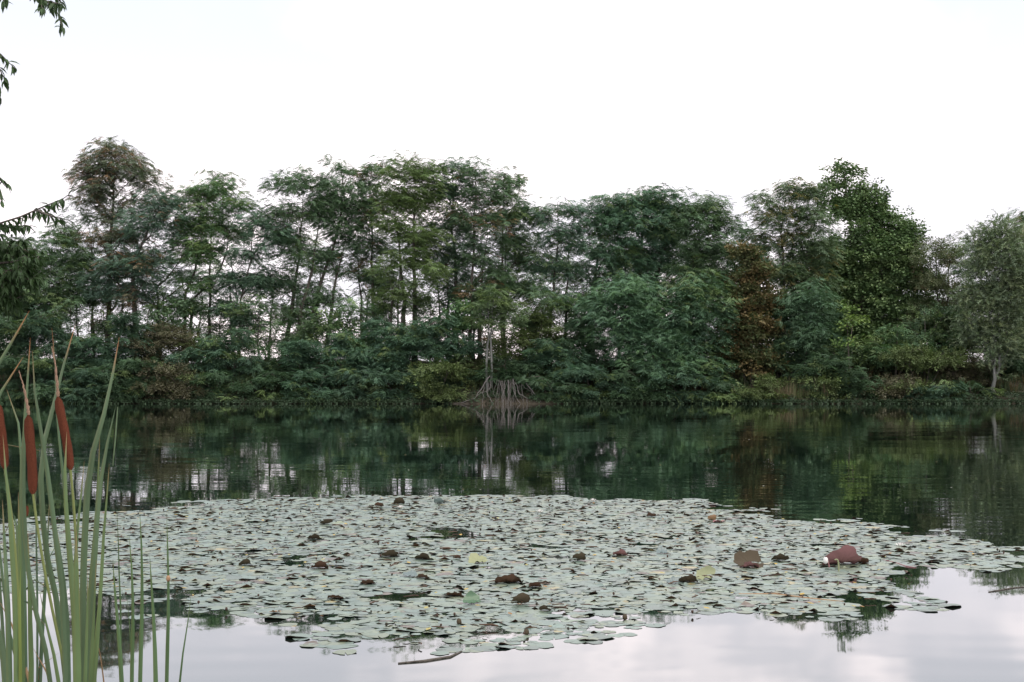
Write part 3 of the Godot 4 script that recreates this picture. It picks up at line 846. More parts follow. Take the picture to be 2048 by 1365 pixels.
# ------------------------------------------------------------------ roots, log, reeds at the far waterline
func make_bank_details() -> void:
	rng.seed = 220
	var d0 := far_shore(pt(1010, 806, SHORE).x) - 0.1
	var root := thing("root_tangle", "loose arch of grey bare roots reaching from the bank into the water", "roots", pt(1010, 806, d0))
	var lines := [
		[3.2, [980, 752], [962, 780], [948, 797], [925, 806], [915, 808]], [2.0, [952, 794], [962, 786], [975, 782]], [2.2, [970, 764], [966, 785], [965, 810]], [2.0, [976, 766], [972, 784], [978, 795], [987, 809]],
		[1.6, [980, 768], [976, 788], [984, 808]], [1.4, [978, 780], [982, 772], [980, 762]], [1.8, [1002, 762], [1005, 785], [1004, 809]], [1.6, [1010, 760], [1008, 785], [1012, 809]], [2.0, [1016, 760], [1017, 785], [1016, 811]],
		[1.8, [1022, 760], [1020, 785], [1022, 809]], [2.6, [1026, 758], [1031, 785], [1034, 800], [1041, 809]], [2.2, [1030, 766], [1040, 788], [1054, 797], [1056, 811]], [2.6, [1052, 766], [1063, 782], [1074, 797], [1085, 808]],
		[1.6, [1085, 807], [1096, 803], [1104, 802]], [2.0, [1064, 784], [1067, 795], [1066, 810]], [1.4, [1066, 800], [1061, 809]], [1.4, [1044, 770], [1052, 778], [1063, 784]]]
	for i in 26:
		var x := rng.randf_range(992, 1044)
		lines.append([rng.randf_range(0.6, 1.2), [x, rng.randf_range(758, 770)], [x + rng.randf_range(-5, 5) + (x - 1015) * 0.1, rng.randf_range(780, 790)], [x + rng.randf_range(-6, 6) + (x - 1015) * 0.25, 809]])
	for ln in lines:
		var p := []
		var r := []
		var dz := rng.randf_range(-0.35, 0.35)
		var pts: Array = ln.slice(1)
		for i in pts.size():
			var back: float = (806.0 - pts[i][1]) / 32.0 * 0.35
			p.append(pt(pts[i][0], pts[i][1], d0 + dz + back) - root.position)
			r.append(float(ln[0]) * 0.26 / 32.0 * lerpf(1.15, 0.7, float(i) / pts.size()))
		var fine := []
		var rr := []
		for i in p.size() - 1:
			for s in 3:
				var f := s / 3.0
				fine.append(p[i].lerp(p[i + 1], f) + (Vector3(rng.randf_range(-1, 1), rng.randf_range(-0.5, 0.5), rng.randf_range(-1, 1)) * 0.06 if fine.size() else Vector3.ZERO))
				rr.append(lerpf(r[i], r[i + 1], f))
		fine.append(p[-1]); rr.append(r[-1])
		var t := Tris.new()
		tube(t, fine, rr, 6)
		part("root", t.mesh(), M.root, root)
	# bare rounded lump of bank left of the roots
	var m := Tris.new()
	blob(m, Vector3.ZERO, Vector3(0.9, 0.12, 0.4), 12)
	var mound := part("earth_mound", m.mesh(), M.mound, self)
	mound.position = pt(918, 806, far_shore(pt(918, 806, SHORE).x))
	mound.position.y = 0.0
	tag(mound, "bare grey brown earth mound at the waterline by the longest root", "mound")
	# fallen log by the willow
	var t2 := Tris.new()
	var a := pt(1972, 801, 85.6)
	var b := pt(2026, 797, 85.9)
	a.y = 0.12; b.y = 0.3
	var lp := []
	var lr := []
	for i in 7:
		lp.append((a - a).lerp(b - a, i / 6.0) + Vector3(0, rng.randf_range(-0.03, 0.03), 0))
		lr.append(0.16 + rng.randf_range(-0.02, 0.03) - i * 0.008)
	tube(t2, lp, lr, 9)
	# broken ends
	for e in [0, 6]:
		var c: Vector3 = lp[e]
		for s in 9:
			var k := (0 if e == 0 else 6 * 9)
			t2.tri(t2.v[k + s], t2.v[k + (s + 1) % 9], c + Vector3(-0.06 if e == 0 else 0.06, 0, 0))
	var log_o := thing("fallen_log", "pale brownish log lying at the foot of the willow trunk", "log", a)
	part("stem", t2.mesh(), M.root, log_o)
	# reed tuft
	var tuft := thing("reed_tuft", "pale grassy reed tuft at the waterline beside the rusty orange tree", "reeds", pt(1605, 803, 85.2))
	var xg := []
	var cg := []
	for i in 160:
		var x := rng.randf_range(-2.0, 2.2)
		var k := rng.randf_range(0.8, 1.2)
		var p := Vector3(x, 0, rng.randf_range(-0.5, 0.5))
		p.y = ground_y(p.x + tuft.position.x, p.z + tuft.position.z) - tuft.position.y
		xg.append(Transform3D(Basis(Vector3.UP, rng.randf() * TAU).scaled(Vector3(1, rng.randf_range(1.0, 2.0), 1)), p))
		cg.append(Color(0.16 * k, 0.19 * k, 0.085 * k) if rng.randf() > 0.3 else Color(0.24 * k, 0.19 * k, 0.12 * k))
	scatter("blades", SPRIG.grass, M.leaf, xg, cg, tuft).set_meta("kind", "stuff")

func blob(t: Tris, c: Vector3, r: Vector3, res: int) -> void:
	var first := t.v.size()
	for j in res + 1:
		for i in res * 2:
			var u := TAU * i / (res * 2)
			var v := PI * j / res
			var d := Vector3(sin(v) * cos(u), cos(v), sin(v) * sin(u))
			var k := 1.0 + 0.35 * wob.get_noise_3d(d.x * 90.0 + c.x * 40.0, d.y * 90.0, d.z * 90.0)
			t.v.append(c + d * r * k)
			t.n.append((d / r).normalized())
	for j in res:
		for i in res * 2:
			var a := first + j * res * 2 + i
			var b := first + j * res * 2 + (i + 1) % (res * 2)
			t.idx.append(a); t.idx.append(a + res * 2); t.idx.append(b)
			t.idx.append(b); t.idx.append(a + res * 2); t.idx.append(b + res * 2)

# ------------------------------------------------------------------ the tree at the left whose branches reach into view
func make_overhanging_tree() -> void:
	rng.seed = 310
	var foot := Vector3(-5.6, 0, -9.0)
	foot.y = ground_y(foot.x, foot.z) - 0.1
	var o := thing("overhanging_tree", "near tree with pointed drooping dark leaves reaching over the pond edge", "tree", foot)
	var bark := Tris.new()
	var trunk := limb(bark, Vector3.ZERO, Vector3(-0.4, 6.4, 0.2), 0.2, 0.05, 0.0, 9, 9, 0.012)
	var br := Tris.new()
	var xf := []
	var cols := []
	var D := 9.0
	# [pixels along a branch, leaf spacing in metres, distance]
	var shoots := [
		[[-260, 560], [-120, 500], [-30, 456], [40, 434], [90, 412], [125, 398], [139, 388]], [[70, 420], [100, 432], [132, 440]], [[-30, 456], [10, 452], [60, 452]],
		[[-200, -120], [0, -60], [60, -20], [95, 4], [118, 30], [124, 56]], [[60, -20], [80, 0], [84, 18]], [[95, 4], [122, 8]], [[70, -40], [110, -14], [126, 12]],
		[[-200, 60], [-60, 88], [0, 108], [30, 138]], [[-60, 88], [-10, 120], [12, 166]], [[-40, 120], [-8, 160], [0, 198]],
		[[-200, 300], [-60, 338], [0, 358], [14, 372]], [[-60, 338], [-6, 372], [2, 404]], [[-200, -20], [-40, -30], [10, -10], [6, 4]]]
	for sh in shoots:
		var p := []
		for q in sh: p.append(pt(q[0], q[1], D + rng.randf_range(-0.15, 0.15)) - foot)
		var fine := []
		var rr := []
		for i in p.size() - 1:
			for s in 4:
				fine.append(p[i].lerp(p[i + 1], s / 4.0))
		fine.append(p[-1])
		for i in fine.size(): rr.append(lerpf(0.011, 0.0018, float(i) / (fine.size() - 1)))
		tube(br, fine, rr, 5)
		if sh[0][0] <= -200:
			var best: Vector3 = trunk[0]
			for q in trunk:
				if absf(q.y - (fine[0].y - 0.9)) < absf(best.y - (fine[0].y - 0.9)): best = q
			limb(br, best, fine[0], 0.05, 0.011, 0.05, 5, 6, 0.03)
		var gone := 0.0
		for i in fine.size() - 1:
			var a: Vector3 = fine[i]
			var b: Vector3 = fine[i + 1]
			var n := int(a.distance_to(b) / 0.01)
			for s in n:
				hang_leaf(xf, cols, a.lerp(b, float(s) / n), (b - a).normalized())
	# the leafy mass lower down
	var lobes := [[-30, 500, 60, 36], [20, 500, 52, 30], [45, 540, 40, 34], [0, 560, 60, 40], [-50, 590, 50, 40], [20, 600, 40, 22], [70, 520, 18, 18], [60, 560, 26, 24]]
	for lb in lobes:
		var c := pt(lb[0], lb[1], 9.4) - foot
		var k := 9.4 / FOCAL
		limb(br, trunk[2], c, 0.03, 0.006, 0.06, 6, 5, 0.04)
		for i in int(lb[2] * lb[3] * 0.016):
			var d := Vector3(rng.randfn(), rng.randfn(), rng.randfn()).normalized() * pow(rng.randf(), 0.5)
			var e := c + Vector3(d.x * lb[2] * k, d.y * lb[3] * k, d.z * 0.4) * rng.randf_range(0.8, 1.35)
			var pts := limb(br, c.lerp(e, 0.2), e, 0.004, 0.0015, 0.1, 3, 3, 0.06)
			for s in 13:
				hang_leaf(xf, cols, pts[s % 3].lerp(pts[s % 3 + 1], rng.randf()), (e - c).normalized())
	part("trunk", bark.mesh(), M.bark, o)
	part("branches", br.mesh(), M.bark, o)
	scatter("crown", SPRIG.lance, M.leaf, xf, cols, o).set_meta("kind", "stuff")

func hang_leaf(xf: Array, cols: Array, at: Vector3, along: Vector3) -> void:
	var d := (along * rng.randf_range(0.1, 0.8) + Vector3(rng.randf_range(-0.7, 0.7), rng.randf_range(-1.4, 0.2), rng.randf_range(-0.9, 0.9))).normalized()
	var z := d.cross(Vector3.UP + Vector3(rng.randf_range(-0.5, 0.5), 0, rng.randf_range(-0.5, 0.5))).normalized()
	var s := rng.randf_range(0.45, 0.8)
	xf.append(Transform3D(Basis(d * s, z.cross(d) * s, z * s), at))
	var k := rng.randf_range(0.75, 1.25)
	cols.append(Color(0.055 * k, 0.1 * k, 0.038 * k))

# ------------------------------------------------------------------ water lilies
const PADS := [Color(0.17, 0.232, 0.184), Color(0.187, 0.24, 0.17), Color(0.154, 0.218, 0.18), Color(0.2, 0.235, 0.155), Color(0.14, 0.182, 0.15)]
const MAT := [[-220, 1075], [-60, 1052], [100, 1042], [240, 1024], [330, 1014], [400, 1010], [440, 1002], [560, 995], [700, 993], [860, 995], [1000, 994], [1150, 995], [1240, 998], [1330, 1002], [1420, 1006],
	[1440, 1014], [1500, 1026], [1600, 1038], [1690, 1046], [1790, 1056], [1840, 1070], [1890, 1078], [1985, 1086], [1990, 1098], [2046, 1112], [2030, 1126], [1950, 1140], [1860, 1146], [1810, 1166], [1862, 1190], [1800, 1204],
	[1780, 1222], [1700, 1226], [1600, 1236], [1540, 1242], [1480, 1236], [1500, 1212], [1440, 1218], [1420, 1236], [1360, 1244], [1290, 1238], [1250, 1252], [1180, 1256], [1150, 1276], [1090, 1288], [1020, 1282], [940, 1292], [820, 1300], [770, 1284], [690, 1276], [600, 1272], [560, 1250], [500, 1244],
	[440, 1226], [360, 1226], [300, 1206], [200, 1196], [80, 1178], [-60, 1176], [-220, 1190]]
const GAPS := [[900, 1066, 70, 12], [640, 1136, 46, 9], [1105, 1090, 60, 4], [800, 1197, 70, 7], [700, 1243, 40, 8], [1120, 1116, 50, 4], [1370, 1074, 80, 4], [1280, 1088, 40, 4], [850, 1080, 34, 5], [520, 1108, 36, 7], [620, 1118, 30, 8], [1750, 1190, 30, 10],
	[1460, 1016, 50, 4], [1110, 1232, 34, 5], [1195, 1236, 40, 6], [1350, 1222, 30, 5], [330, 1190, 60, 10], [450, 1180, 30, 5], [560, 1046, 30, 3], [1090, 1064, 40, 3], [1620, 1090, 40, 3], [1000, 1262, 40, 7], [560, 1262, 60, 6], [880, 1282, 70, 7], [1140, 1262, 30, 6], [1700, 1166, 30, 4], [980, 1140, 30, 4]]

func make_lilies() -> void:
	# pad shapes: flat ones, ones with a raised rim, ones with a curled side
	var shapes := []
	for i in 3: shapes.append(pad_mesh(700 + i, 2.0, 0.0, 0.01 + 0.008 * i))
	for i in 3: shapes.append(pad_mesh(710 + i, 0.35, 0.3 + 0.2 * i, 0.025))
	for i in 2: shapes.append(pad_mesh(720 + i, 0.55, 1.1 + 0.4 * i, 0.05))
	var poly := PackedVector2Array()
	for q in MAT:
		var w := on_water(q[0], q[1])
		poly.append(Vector2(w.x, w.z))
	var holes := []
	for q in GAPS:
		var a := on_water(q[0], q[1])
		var b := on_water(q[0], q[1] + q[3])
		holes.append([Vector2(a.x, a.z), q[2] * -a.z / FOCAL, absf(b.z - a.z)])
	rng.seed = 800
	var pads := []
	var grid := {}
	var tries := 0
	while tries < 140000 and pads.size() < 15000:
		tries += 1
		var z := rng.randf_range(-17.6, -7.4)
		var x := rng.randf_range(-7.6, 6.6)
		var p := Vector2(x, z)
		var edge := Vector2(wob.get_noise_2d(x * 110.0, z * 110.0), wob.get_noise_2d(x * 110.0 + 500.0, z * 110.0)) * 0.8
		var q := p + edge
		var loose := not inside(poly, q)
		if loose: continue
		if not inside(poly, q + Vector2(0, 0.3)) and rng.randf() < 0.45: continue
		var bad := false
		for h in holes:
			var e: Vector2 = (p + edge * 0.5 - h[0]) / Vector2(h[1], h[2])
			if e.length_squared() < 1.0:
				bad = true
				break
		if bad: continue
		var r := lerpf(0.026, 0.085, pow(rng.randf(), 1.7))
		var cell := Vector2i(floori(x / 0.3), floori(z / 0.3))
		for i in range(-1, 2):
			for j in range(-1, 2):
				for o in grid.get(cell + Vector2i(i, j), []):
					if Vector2(o[0], o[1]).distance_to(p) < (o[2] + r) * 0.5:
						bad = true
		if bad: continue
		var it := [x, z, r]
		if not grid.has(cell): grid[cell] = []
		grid[cell].append(it)
		pads.append(it)
	# floating islets clear of the mat
	for q in [[1508, 1017], [1530, 1018], [1552, 1019], [1520, 1021], [1640, 1040], [1662, 1042], [1690, 1041], [1715, 1038], [1150, 1284], [1175, 1280], [1200, 1276], [1232, 1272], [1255, 1270], [1190, 1286], [1400, 1008], [1430, 1011], [1456, 1013], [1950, 1096], [1925, 1086], [1975, 1107], [690, 1306], [672, 1296], [1310, 1252]]:
		var w := on_water(q[0], q[1])
		pads.append([w.x, w.z, rng.randf_range(0.05, 0.08)])
	print("pads ", pads.size())
	var order := pads.duplicate()
	var shown := func(it: Array) -> float:
		var px: float = CX + it[0] / -it[1] * FOCAL
		return it[2] * it[2] / pow(-it[1], 3.0) if px > 10.0 and px < 2038.0 else 0.0
	order.sort_custom(func(a, b): return shown.call(a) > shown.call(b))
	var tints := PADS
	var made := {}
	var xs := {}
	var cs := {}
	for i in shapes.size():
		xs[i] = []
		cs[i] = []
	rng.seed = 810
	for i in order.size():
		var it: Array = order[i]
		var u := rng.randf()
		var shape := rng.randi() % 3 if u < 0.75 else (3 + rng.randi() % 3 if u < 0.9 else 6 + rng.randi() % 2)
		var yaw := rng.randf() * TAU
		if shape > 2 and rng.randf() < 0.65: yaw = -PI * 0.5 + rng.randf_range(-0.8, 0.8)
		var r: float = it[2]
		var tilt := Basis(Vector3(1, 0, 0), rng.randf_range(-0.008, 0.008)) * Basis(Vector3(0, 0, 1), rng.randf_range(-0.008, 0.008))
		var b := tilt * Basis(Vector3.UP, yaw)
		b = b.scaled(Vector3(r, r, r))
		var t := Transform3D(b, Vector3(it[0], rng.randf_range(0.0008, 0.003), it[1]))
		var tint := rng.randi() % 5
		if i < 300:
			var key := shape * 10 + tint
			if not made.has(key): made[key] = two_sided(shapes[shape], M.pad_top[tint], M.pad_under)
			var o := MeshInstance3D.new()
			o.name = numbered("lily_pad")
			o.mesh = made[key]
			add_child(o, true)
			o.transform = t
			tag(o, "round green water lily pad floating flat in the dense mat", "lily pad", "green lily pads floating in the mat")
		else:
			var k := rng.randf_range(0.8, 1.2)
			var c: Color = tints[tint]
			if rng.randf() < 0.012: c = Color(0.3, 0.26, 0.12)
			elif rng.randf() < 0.03: c = Color(0.12, 0.085, 0.06)
			xs[shape].append(t)
			cs[shape].append(Color(c.r * k, c.g * k, c.b * k))
	var mat := thing("lily_pads", "dense mat of small green water lily pads reaching out over the pond", "lily pads", Vector3.ZERO)
	mat.set_meta("kind", "stuff")
	for i in shapes.size():
		var m := two_sided(shapes[i], M.pad_any, M.pad_under)
		var mmi := scatter("pads", m, null, xs[i], cs[i], mat)
		mmi.set_meta("kind", "stuff")
	make_special_pads()
	make_flowers()
	make_debris(poly)

func special(called: String, label: String, px: float, py: float, wide: float, sd: int, fold: float, bend: float, yaw: float, ruffle: float, top: Material, under: Material, lift := 0.012) -> void:
	var p := on_water(px, py)
	var r := wide * (0.5 if wide > 50.0 else 0.42) * -p.z / FOCAL
	var o := MeshInstance3D.new()
	o.name = numbered(called)
	o.mesh = two_sided(pad_mesh(sd, fold, bend, ruffle, 0.0015, 36, 0.19), top, under)
	add_child(o, true)
	o.basis = Basis(Vector3.UP, yaw).scaled(Vector3.ONE * r)
	o.position = p + Vector3(0, lift, 0)
	tag(o, label, "lily pad", "raised and curled lily pads")

func make_special_pads() -> void:
	var N := -PI * 0.5      # raised side towards the camera: shows its underside
	var F := PI * 0.5       # raised side away from the camera: shows its upper face
	var top: Array = M.pad_top
	special("curled_lily_pad", "large upright pink lily pad, the biggest raised one, beside the white bud", 1682, 1132, 84, 901, -0.6, 1.4, N + 0.25, 0.09, top[3], M.pad_pink)
	special("curled_lily_pad", "small brown curled lily pad leaning on the big pink one", 1722, 1128, 44, 902, -0.1, 1.7, N - 0.4, 0.08, top[0], M.pad_under)
	special("curled_lily_pad", "large folded lily pad, brown outside with a pink flap", 1497, 1134, 62, 903, -0.75, 1.3, F + 0.2, 0.06, M.pad_brown, M.pad_brown)
	special("curled_lily_pad", "pink flap of lily pad folded inside the large brown one", 1500, 1137, 46, 904, -0.2, 1.1, N, 0.05, M.pad_pink, M.pad_pink)
	special("curled_lily_pad", "dark brown cupped lily pad between the folded and the pink pads", 1560, 1124, 42, 905, -0.3, 1.6, N + 0.2, 0.1, top[2], M.pad_brown)
	special("curled_lily_pad", "pale cream yellow lily pad standing upright like a sail", 1412, 1158, 48, 906, -0.8, 1.5, F - 0.8, 0.12, M.pad_yellow, M.pad_yellow)
	special("curled_lily_pad", "brown half rolled lily pad beside the cream yellow one", 1376, 1166, 48, 907, -0.1, 1.5, N, 0.05, top[1], M.pad_brown)
	special("curled_lily_pad", "grey lily pad tilted up next to the brown half rolled one", 1346, 1168, 28, 908, -0.4, 1.3, F, 0.04, M.pad_grey, M.pad_grey)
	special("curled_lily_pad", "smooth green lily pad raised to a point on open mat", 944, 1208, 42, 909, -0.7, 1.6, F + 0.3, 0.05, M.pad_green, top[0])
	special("curled_lily_pad", "brown purple domed lily pad next to the pointed green one", 1042, 1212, 44, 910, -0.7, 2.0, N + 0.3, 0.06, top[2], M.pad_brown)
	special("curled_lily_pad", "olive green curled lily pad near the front edge", 1090, 1224, 30, 911, -0.2, 1.7, N - 0.3, 0.08, top[3], M.pad_brown)
	special("curled_lily_pad", "long brown rolled lily pad lying across the mat", 1016, 1167, 56, 912, 0.0, 1.6, N, 0.05, top[0], M.pad_under)
	special("curled_lily_pad", "brown rolled lily pad next to the longest rolled one", 1068, 1176, 40, 913, 0.1, 1.5, N + 0.1, 0.06, top[0], M.pad_under)
	special("curled_lily_pad", "olive brown domed lily pad beside a thin black gap", 1158, 1124, 36, 914, -0.5, 1.9, N, 0.03, top[1], M.pad_brown)
	special("curled_lily_pad", "lily pad folded to a tent with pink face", 1241, 1113, 36, 915, -0.4, 1.3, N - 0.2, 0.06, top[1], M.pad_pink)
	special("curled_lily_pad", "grey green lily pad rising in a low point", 1325, 1108, 30, 916, -0.5, 1.2, F, 0.04, M.pad_grey, top[0])
	special("curled_lily_pad", "brown lily pad standing up like an ear", 776, 1116, 46, 917, -0.2, 1.6, N + 0.5, 0.1, top[0], M.pad_brown)
	special("curled_lily_pad", "yellowish brown lily pad with a long curled lip", 848, 1120, 50, 918, 0.1, 1.6, N - 0.2, 0.08, top[3], M.pad_brown)
	special("curled_lily_pad", "small dark lily pad beside the frilly yellow one", 914, 1120, 20, 919, -0.3, 1.7, N, 0.05, top[0], M.pad_under)
	special("curled_lily_pad", "dark red brown lily pad at a black gap in the mat", 640, 1138, 46, 920, -0.1, 1.6, N, 0.07, top[0], M.pad_under)
	special("curled_lily_pad", "brown lily pad curled at the cattail side of the mat", 490, 1132, 36, 921, -0.1, 1.6, N + 0.2, 0.08, top[0], M.pad_brown)
	special("curled_lily_pad", "green brown lily pad rolled along both edges", 630, 1080, 40, 922, 0.1, 1.5, N, 0.04, top[3], M.pad_brown)
	special("curled_lily_pad", "dark brown lily pad folded into a wedge", 650, 1050, 34, 923, -0.1, 1.6, N + 0.6, 0.06, top[0], M.pad_brown)
	special("curled_lily_pad", "brown cupped lily pad close to the far edge of the mat", 758, 1015, 22, 924, -0.4, 1.8, N, 0.06, top[0], M.pad_under)
	special("curled_lily_pad", "wide brown lily pad tipped up beside a white flower", 797, 1009, 32, 925, -0.4, 1.7, N + 0.4, 0.06, top[3], M.pad_brown)
	special("curled_lily_pad", "slate grey domed lily pad at the far edge of the mat", 878, 1009, 26, 926, -0.6, 1.8, N, 0.03, top[4], M.pad_grey)
	special("curled_lily_pad", "reddish rolled lily pad between two blue grey humps", 736, 1170, 40, 927, 0.1, 1.5, N, 0.05, top[0], M.pad_under)
	special("curled_lily_pad", "red brown rolled lily pad beside a blue grey hump", 846, 1158, 34, 928, 0.1, 1.6, N, 0.05, top[0], M.pad_under)
	special("curled_lily_pad", "blue grey humped lily pad beside the red brown roll", 820, 1154, 34, 929, -0.4, 0.9, F, 0.03, M.pad_grey, top[0])
	special("curled_lily_pad", "dark red lily pad curled toward the far shore", 1302, 1035, 24, 930, -0.2, 1.7, N, 0.06, top[0], M.pad_under)
	special("curled_lily_pad", "tan frilled lily pad standing upright near the far edge", 1424, 1043, 24, 931, -0.8, 1.6, N + 0.2, 0.18, M.pad_yellow, M.dry)
	special("curled_lily_pad", "pink lily pad lying at the foot of the tan frilled one", 1438, 1046, 30, 932, 0.2, 0.8, N, 0.05, M.pad_pink, M.pad_pink)
	special("frilled_lily_pad", "pale yellow green frilly decaying lily pad", 956, 1126, 46, 933, -0.6, 1.0, F, 0.3, M.pad_yellow, M.pad_yellow)
	special("curled_lily_pad", "long dark rolled lily pad touching the pointed green one", 905, 1193, 50, 934, 0.2, 1.4, N, 0.05, top[0], M.pad_under)
	special("curled_lily_pad", "brown rolled lily pad near the front gap", 672, 1199, 44, 935, 0.2, 1.5, N, 0.05, top[0], M.pad_under)
	special("curled_lily_pad", "yellow brown decaying lily pad at the front edge by the cattails", 550, 1228, 26, 936, 0.0, 0.9, N, 0.1, M.dry, M.dry)

func make_flowers() -> void:
	var spots := [[802, 1022, "white water lily flower by the tipped brown pad at the far edge"], [1080, 1031, "white water lily flower among flat pads at the far side"], [1186, 1008, "white water lily flower at the very far edge of the mat"], [1800, 1100, "white water lily flower beyond the big pink pad"]]
	for s in spots:
		var p := on_water(s[0], s[1])
		var o := thing("water_lily_flower", s[2], "flower", p + Vector3(0, 0.01, 0), "white water lily flowers")
		rng.seed = int(s[0])
		for ring in 2:
			for i in 9 - ring * 3:
				var t := Tris.new()
				var a := TAU * i / (9 - ring * 3) + ring * 0.3
				var up := 0.55 + ring * 0.55
				var d := Vector3(cos(a) * cos(up), sin(up), sin(a) * cos(up))
				var side := Vector3(-sin(a), 0, cos(a))
				var l := 0.062 - ring * 0.012
				leaf_face(t, Vector3(0, 0.008, 0), d, side.cross(d) * -1.0, l, 0.024)
				part("petal", t.mesh(), M.petal, o)
	# the closed bud and the bent stalks beside the big pink pad
	var p := on_water(1660, 1138)
	var k := -p.z / FOCAL
	var bud := thing("water_lily_bud", "white closed water lily bud on a bent stalk by the big pink pad", "flower bud", p)
	var st := Tris.new()
	tube(st, [Vector3(0.0, -0.05, 0), Vector3(-0.005, 0.02, 0), Vector3(-0.015, 0.06, 0), Vector3(-8 * k, 13 * k, 0)], [0.006, 0.006, 0.005, 0.005], 6)
	part("stalk", st.mesh(), M.pad_pink, bud)
	var bl := Tris.new()
	blob(bl, Vector3(-8 * k, 16 * k, 0), Vector3(5 * k, 7 * k, 5 * k), 6)
	part("bud", bl.mesh(), M.petal, bud)
	var hook := Tris.new()
	var q := on_water(1678, 1144)
	var hp := []
	for i in 9:
		var f := i / 8.0
		hp.append(Vector3((-8.0 * pow(f, 3.0)) * k, (24.0 * sin(f * 1.9)) * k, 0.0))
	tube(hook, hp, [0.007, 0.007, 0.007, 0.007, 0.006, 0.006, 0.006, 0.005, 0.004], 6)
	var ho := part("bent_stalk", hook.mesh(), M.pad_yellow, self)
	ho.position = q
	tag(ho, "pale yellow hooked stalk in front of the big pink pad", "stalk")
	var ball := Tris.new()
	blob(ball, Vector3(0, 0.018, 0), Vector3(0.017, 0.02, 0.017), 6)
	var shared := ball.mesh()
	var where := [[1250, 1241, "dark round seed pod floating in the bright front inlet"], [1053, 1271, "dark round seed pod near the front edge islets"], [918, 1250, "dark round seed pod beside yellow leaf scraps"]]
	for w in where:
		var o := part(numbered("seed_pod"), shared, M.pad_brown, self)
		o.position = on_water(w[0], w[1])
		tag(o, w[2], "seed pod", "dark seed pods")

func make_debris(poly: PackedVector2Array) -> void:
	# scraps of stalk, buds and yellow leaves lying on the pads
	var bit := Tris.new()
	tube(bit, [Vector3(-0.5, 0, 0), Vector3(-0.2, 0.04, 0.07), Vector3(0.15, 0.05, -0.06), Vector3(0.5, 0.02, 0.08)], [0.04, 0.055, 0.05, 0.03], 5)
	var flake := Tris.new()
	leaf_face(flake, Vector3(-0.5, 0, 0), Vector3.RIGHT, Vector3.UP, 1.0, 0.6)
	var stub := Tris.new()
	blob(stub, Vector3(0, 0.3, 0), Vector3(0.4, 0.5, 0.4), 4)
	var sets := [[bit.mesh(), 650, 0.03, 0.12, [Color(0.05, 0.03, 0.02), Color(0.09, 0.05, 0.03), Color(0.12, 0.08, 0.06)]], [flake.mesh(), 420, 0.025, 0.06, [Color(0.5, 0.34, 0.08), Color(0.42, 0.36, 0.14), Color(0.3, 0.16, 0.06)]], [stub.mesh(), 260, 0.01, 0.026, [Color(0.035, 0.03, 0.02), Color(0.07, 0.04, 0.03)]]]
	var o := thing("floating_debris", "dark stalk scraps, buds and yellow leaf bits strewn over the lily pads", "debris")
	o.set_meta("kind", "stuff")
	rng.seed = 850
	for s in sets:
		var xf := []
		var cols := []
		while xf.size() < s[1]:
			var x := rng.randf_range(-6.6, 6.6)
			var z := rng.randf_range(-17.3, -7.5)
			if not inside(poly, Vector2(x, z)): continue
			var k := rng.randf_range(s[2], s[3])
			xf.append(Transform3D(Basis(Vector3.UP, rng.randf() * TAU).scaled(Vector3.ONE * k), Vector3(x, 0.02, z)))
			cols.append(s[4][rng.randi() % s[4].size()])
		scatter("scraps", s[0], M.debris, xf, cols, o).set_meta("kind", "stuff")
	# specks on the open water
	var xw := []
	var cw := []
	for i in 90:
		var p := on_water(rng.randf_range(300, 2040), rng.randf_range(816, 980), 0.003)
		xw.append(Transform3D(Basis(Vector3.UP, rng.randf() * TAU).scaled(Vector3.ONE * rng.randf_range(0.03, 0.11)), p))
		cw.append(Color(0.5, 0.5, 0.42) if rng.randf() < 0.6 else Color(0.3, 0.24, 0.1))
	for q in [[1150, 871, 0.7], [1165, 872, 0.5], [1672, 918, 0.45], [1684, 919, 0.35], [2040, 900, 0.35], [1460, 830, 0.3]]:
		xw.append(Transform3D(Basis().scaled(Vector3.ONE * q[2]), on_water(q[0], q[1], 0.003)))
		cw.append(Color(0.3, 0.3, 0.24))
	var fl := scatter("floating_leaves", flake.mesh(), M.debris, xw, cw, self)
	tag(fl, "tiny pale leaves and fluff drifting on the open water", "leaves", "", "stuff")
	# long stalks lying over the mat
	var sticks := [[[1480, 1190], [1550, 1187], [1618, 1196], [1690, 1204], "long tan stalk lying over the front pads", M.dry, 0.006], [[1768, 1121], [1790, 1128], [1812, 1134], [1830, 1136], "short reddish stalk lying near the white flower", M.pad_pink, 0.005],
		[[798, 1326], [850, 1322], [900, 1314], [926, 1302], "dark water soaked twig floating clear of the mat", M.bark, 0.007], [[1976, 1184], [2000, 1182], [2030, 1176], [2060, 1174], "dark twig floating on the bright water by the willow reflection", M.bark, 0.005]]
	for s in sticks:
		var base := on_water(s[1][0], s[1][1])
		var p := []
		for i in 4: p.append(on_water(s[i][0] + rng.randf_range(-3, 3), s[i][1] + rng.randf_range(-2, 2), 0.003) - base)
		var t := Tris.new()
		tube(t, p, [s[6] * 0.6, s[6], s[6], s[6] * 0.5], 6)
		var so := part(numbered("floating_stalk"), t.mesh(), s[5], self)
		so.position = base
		tag(so, s[4], "stalk", "stalks and twigs on the water")

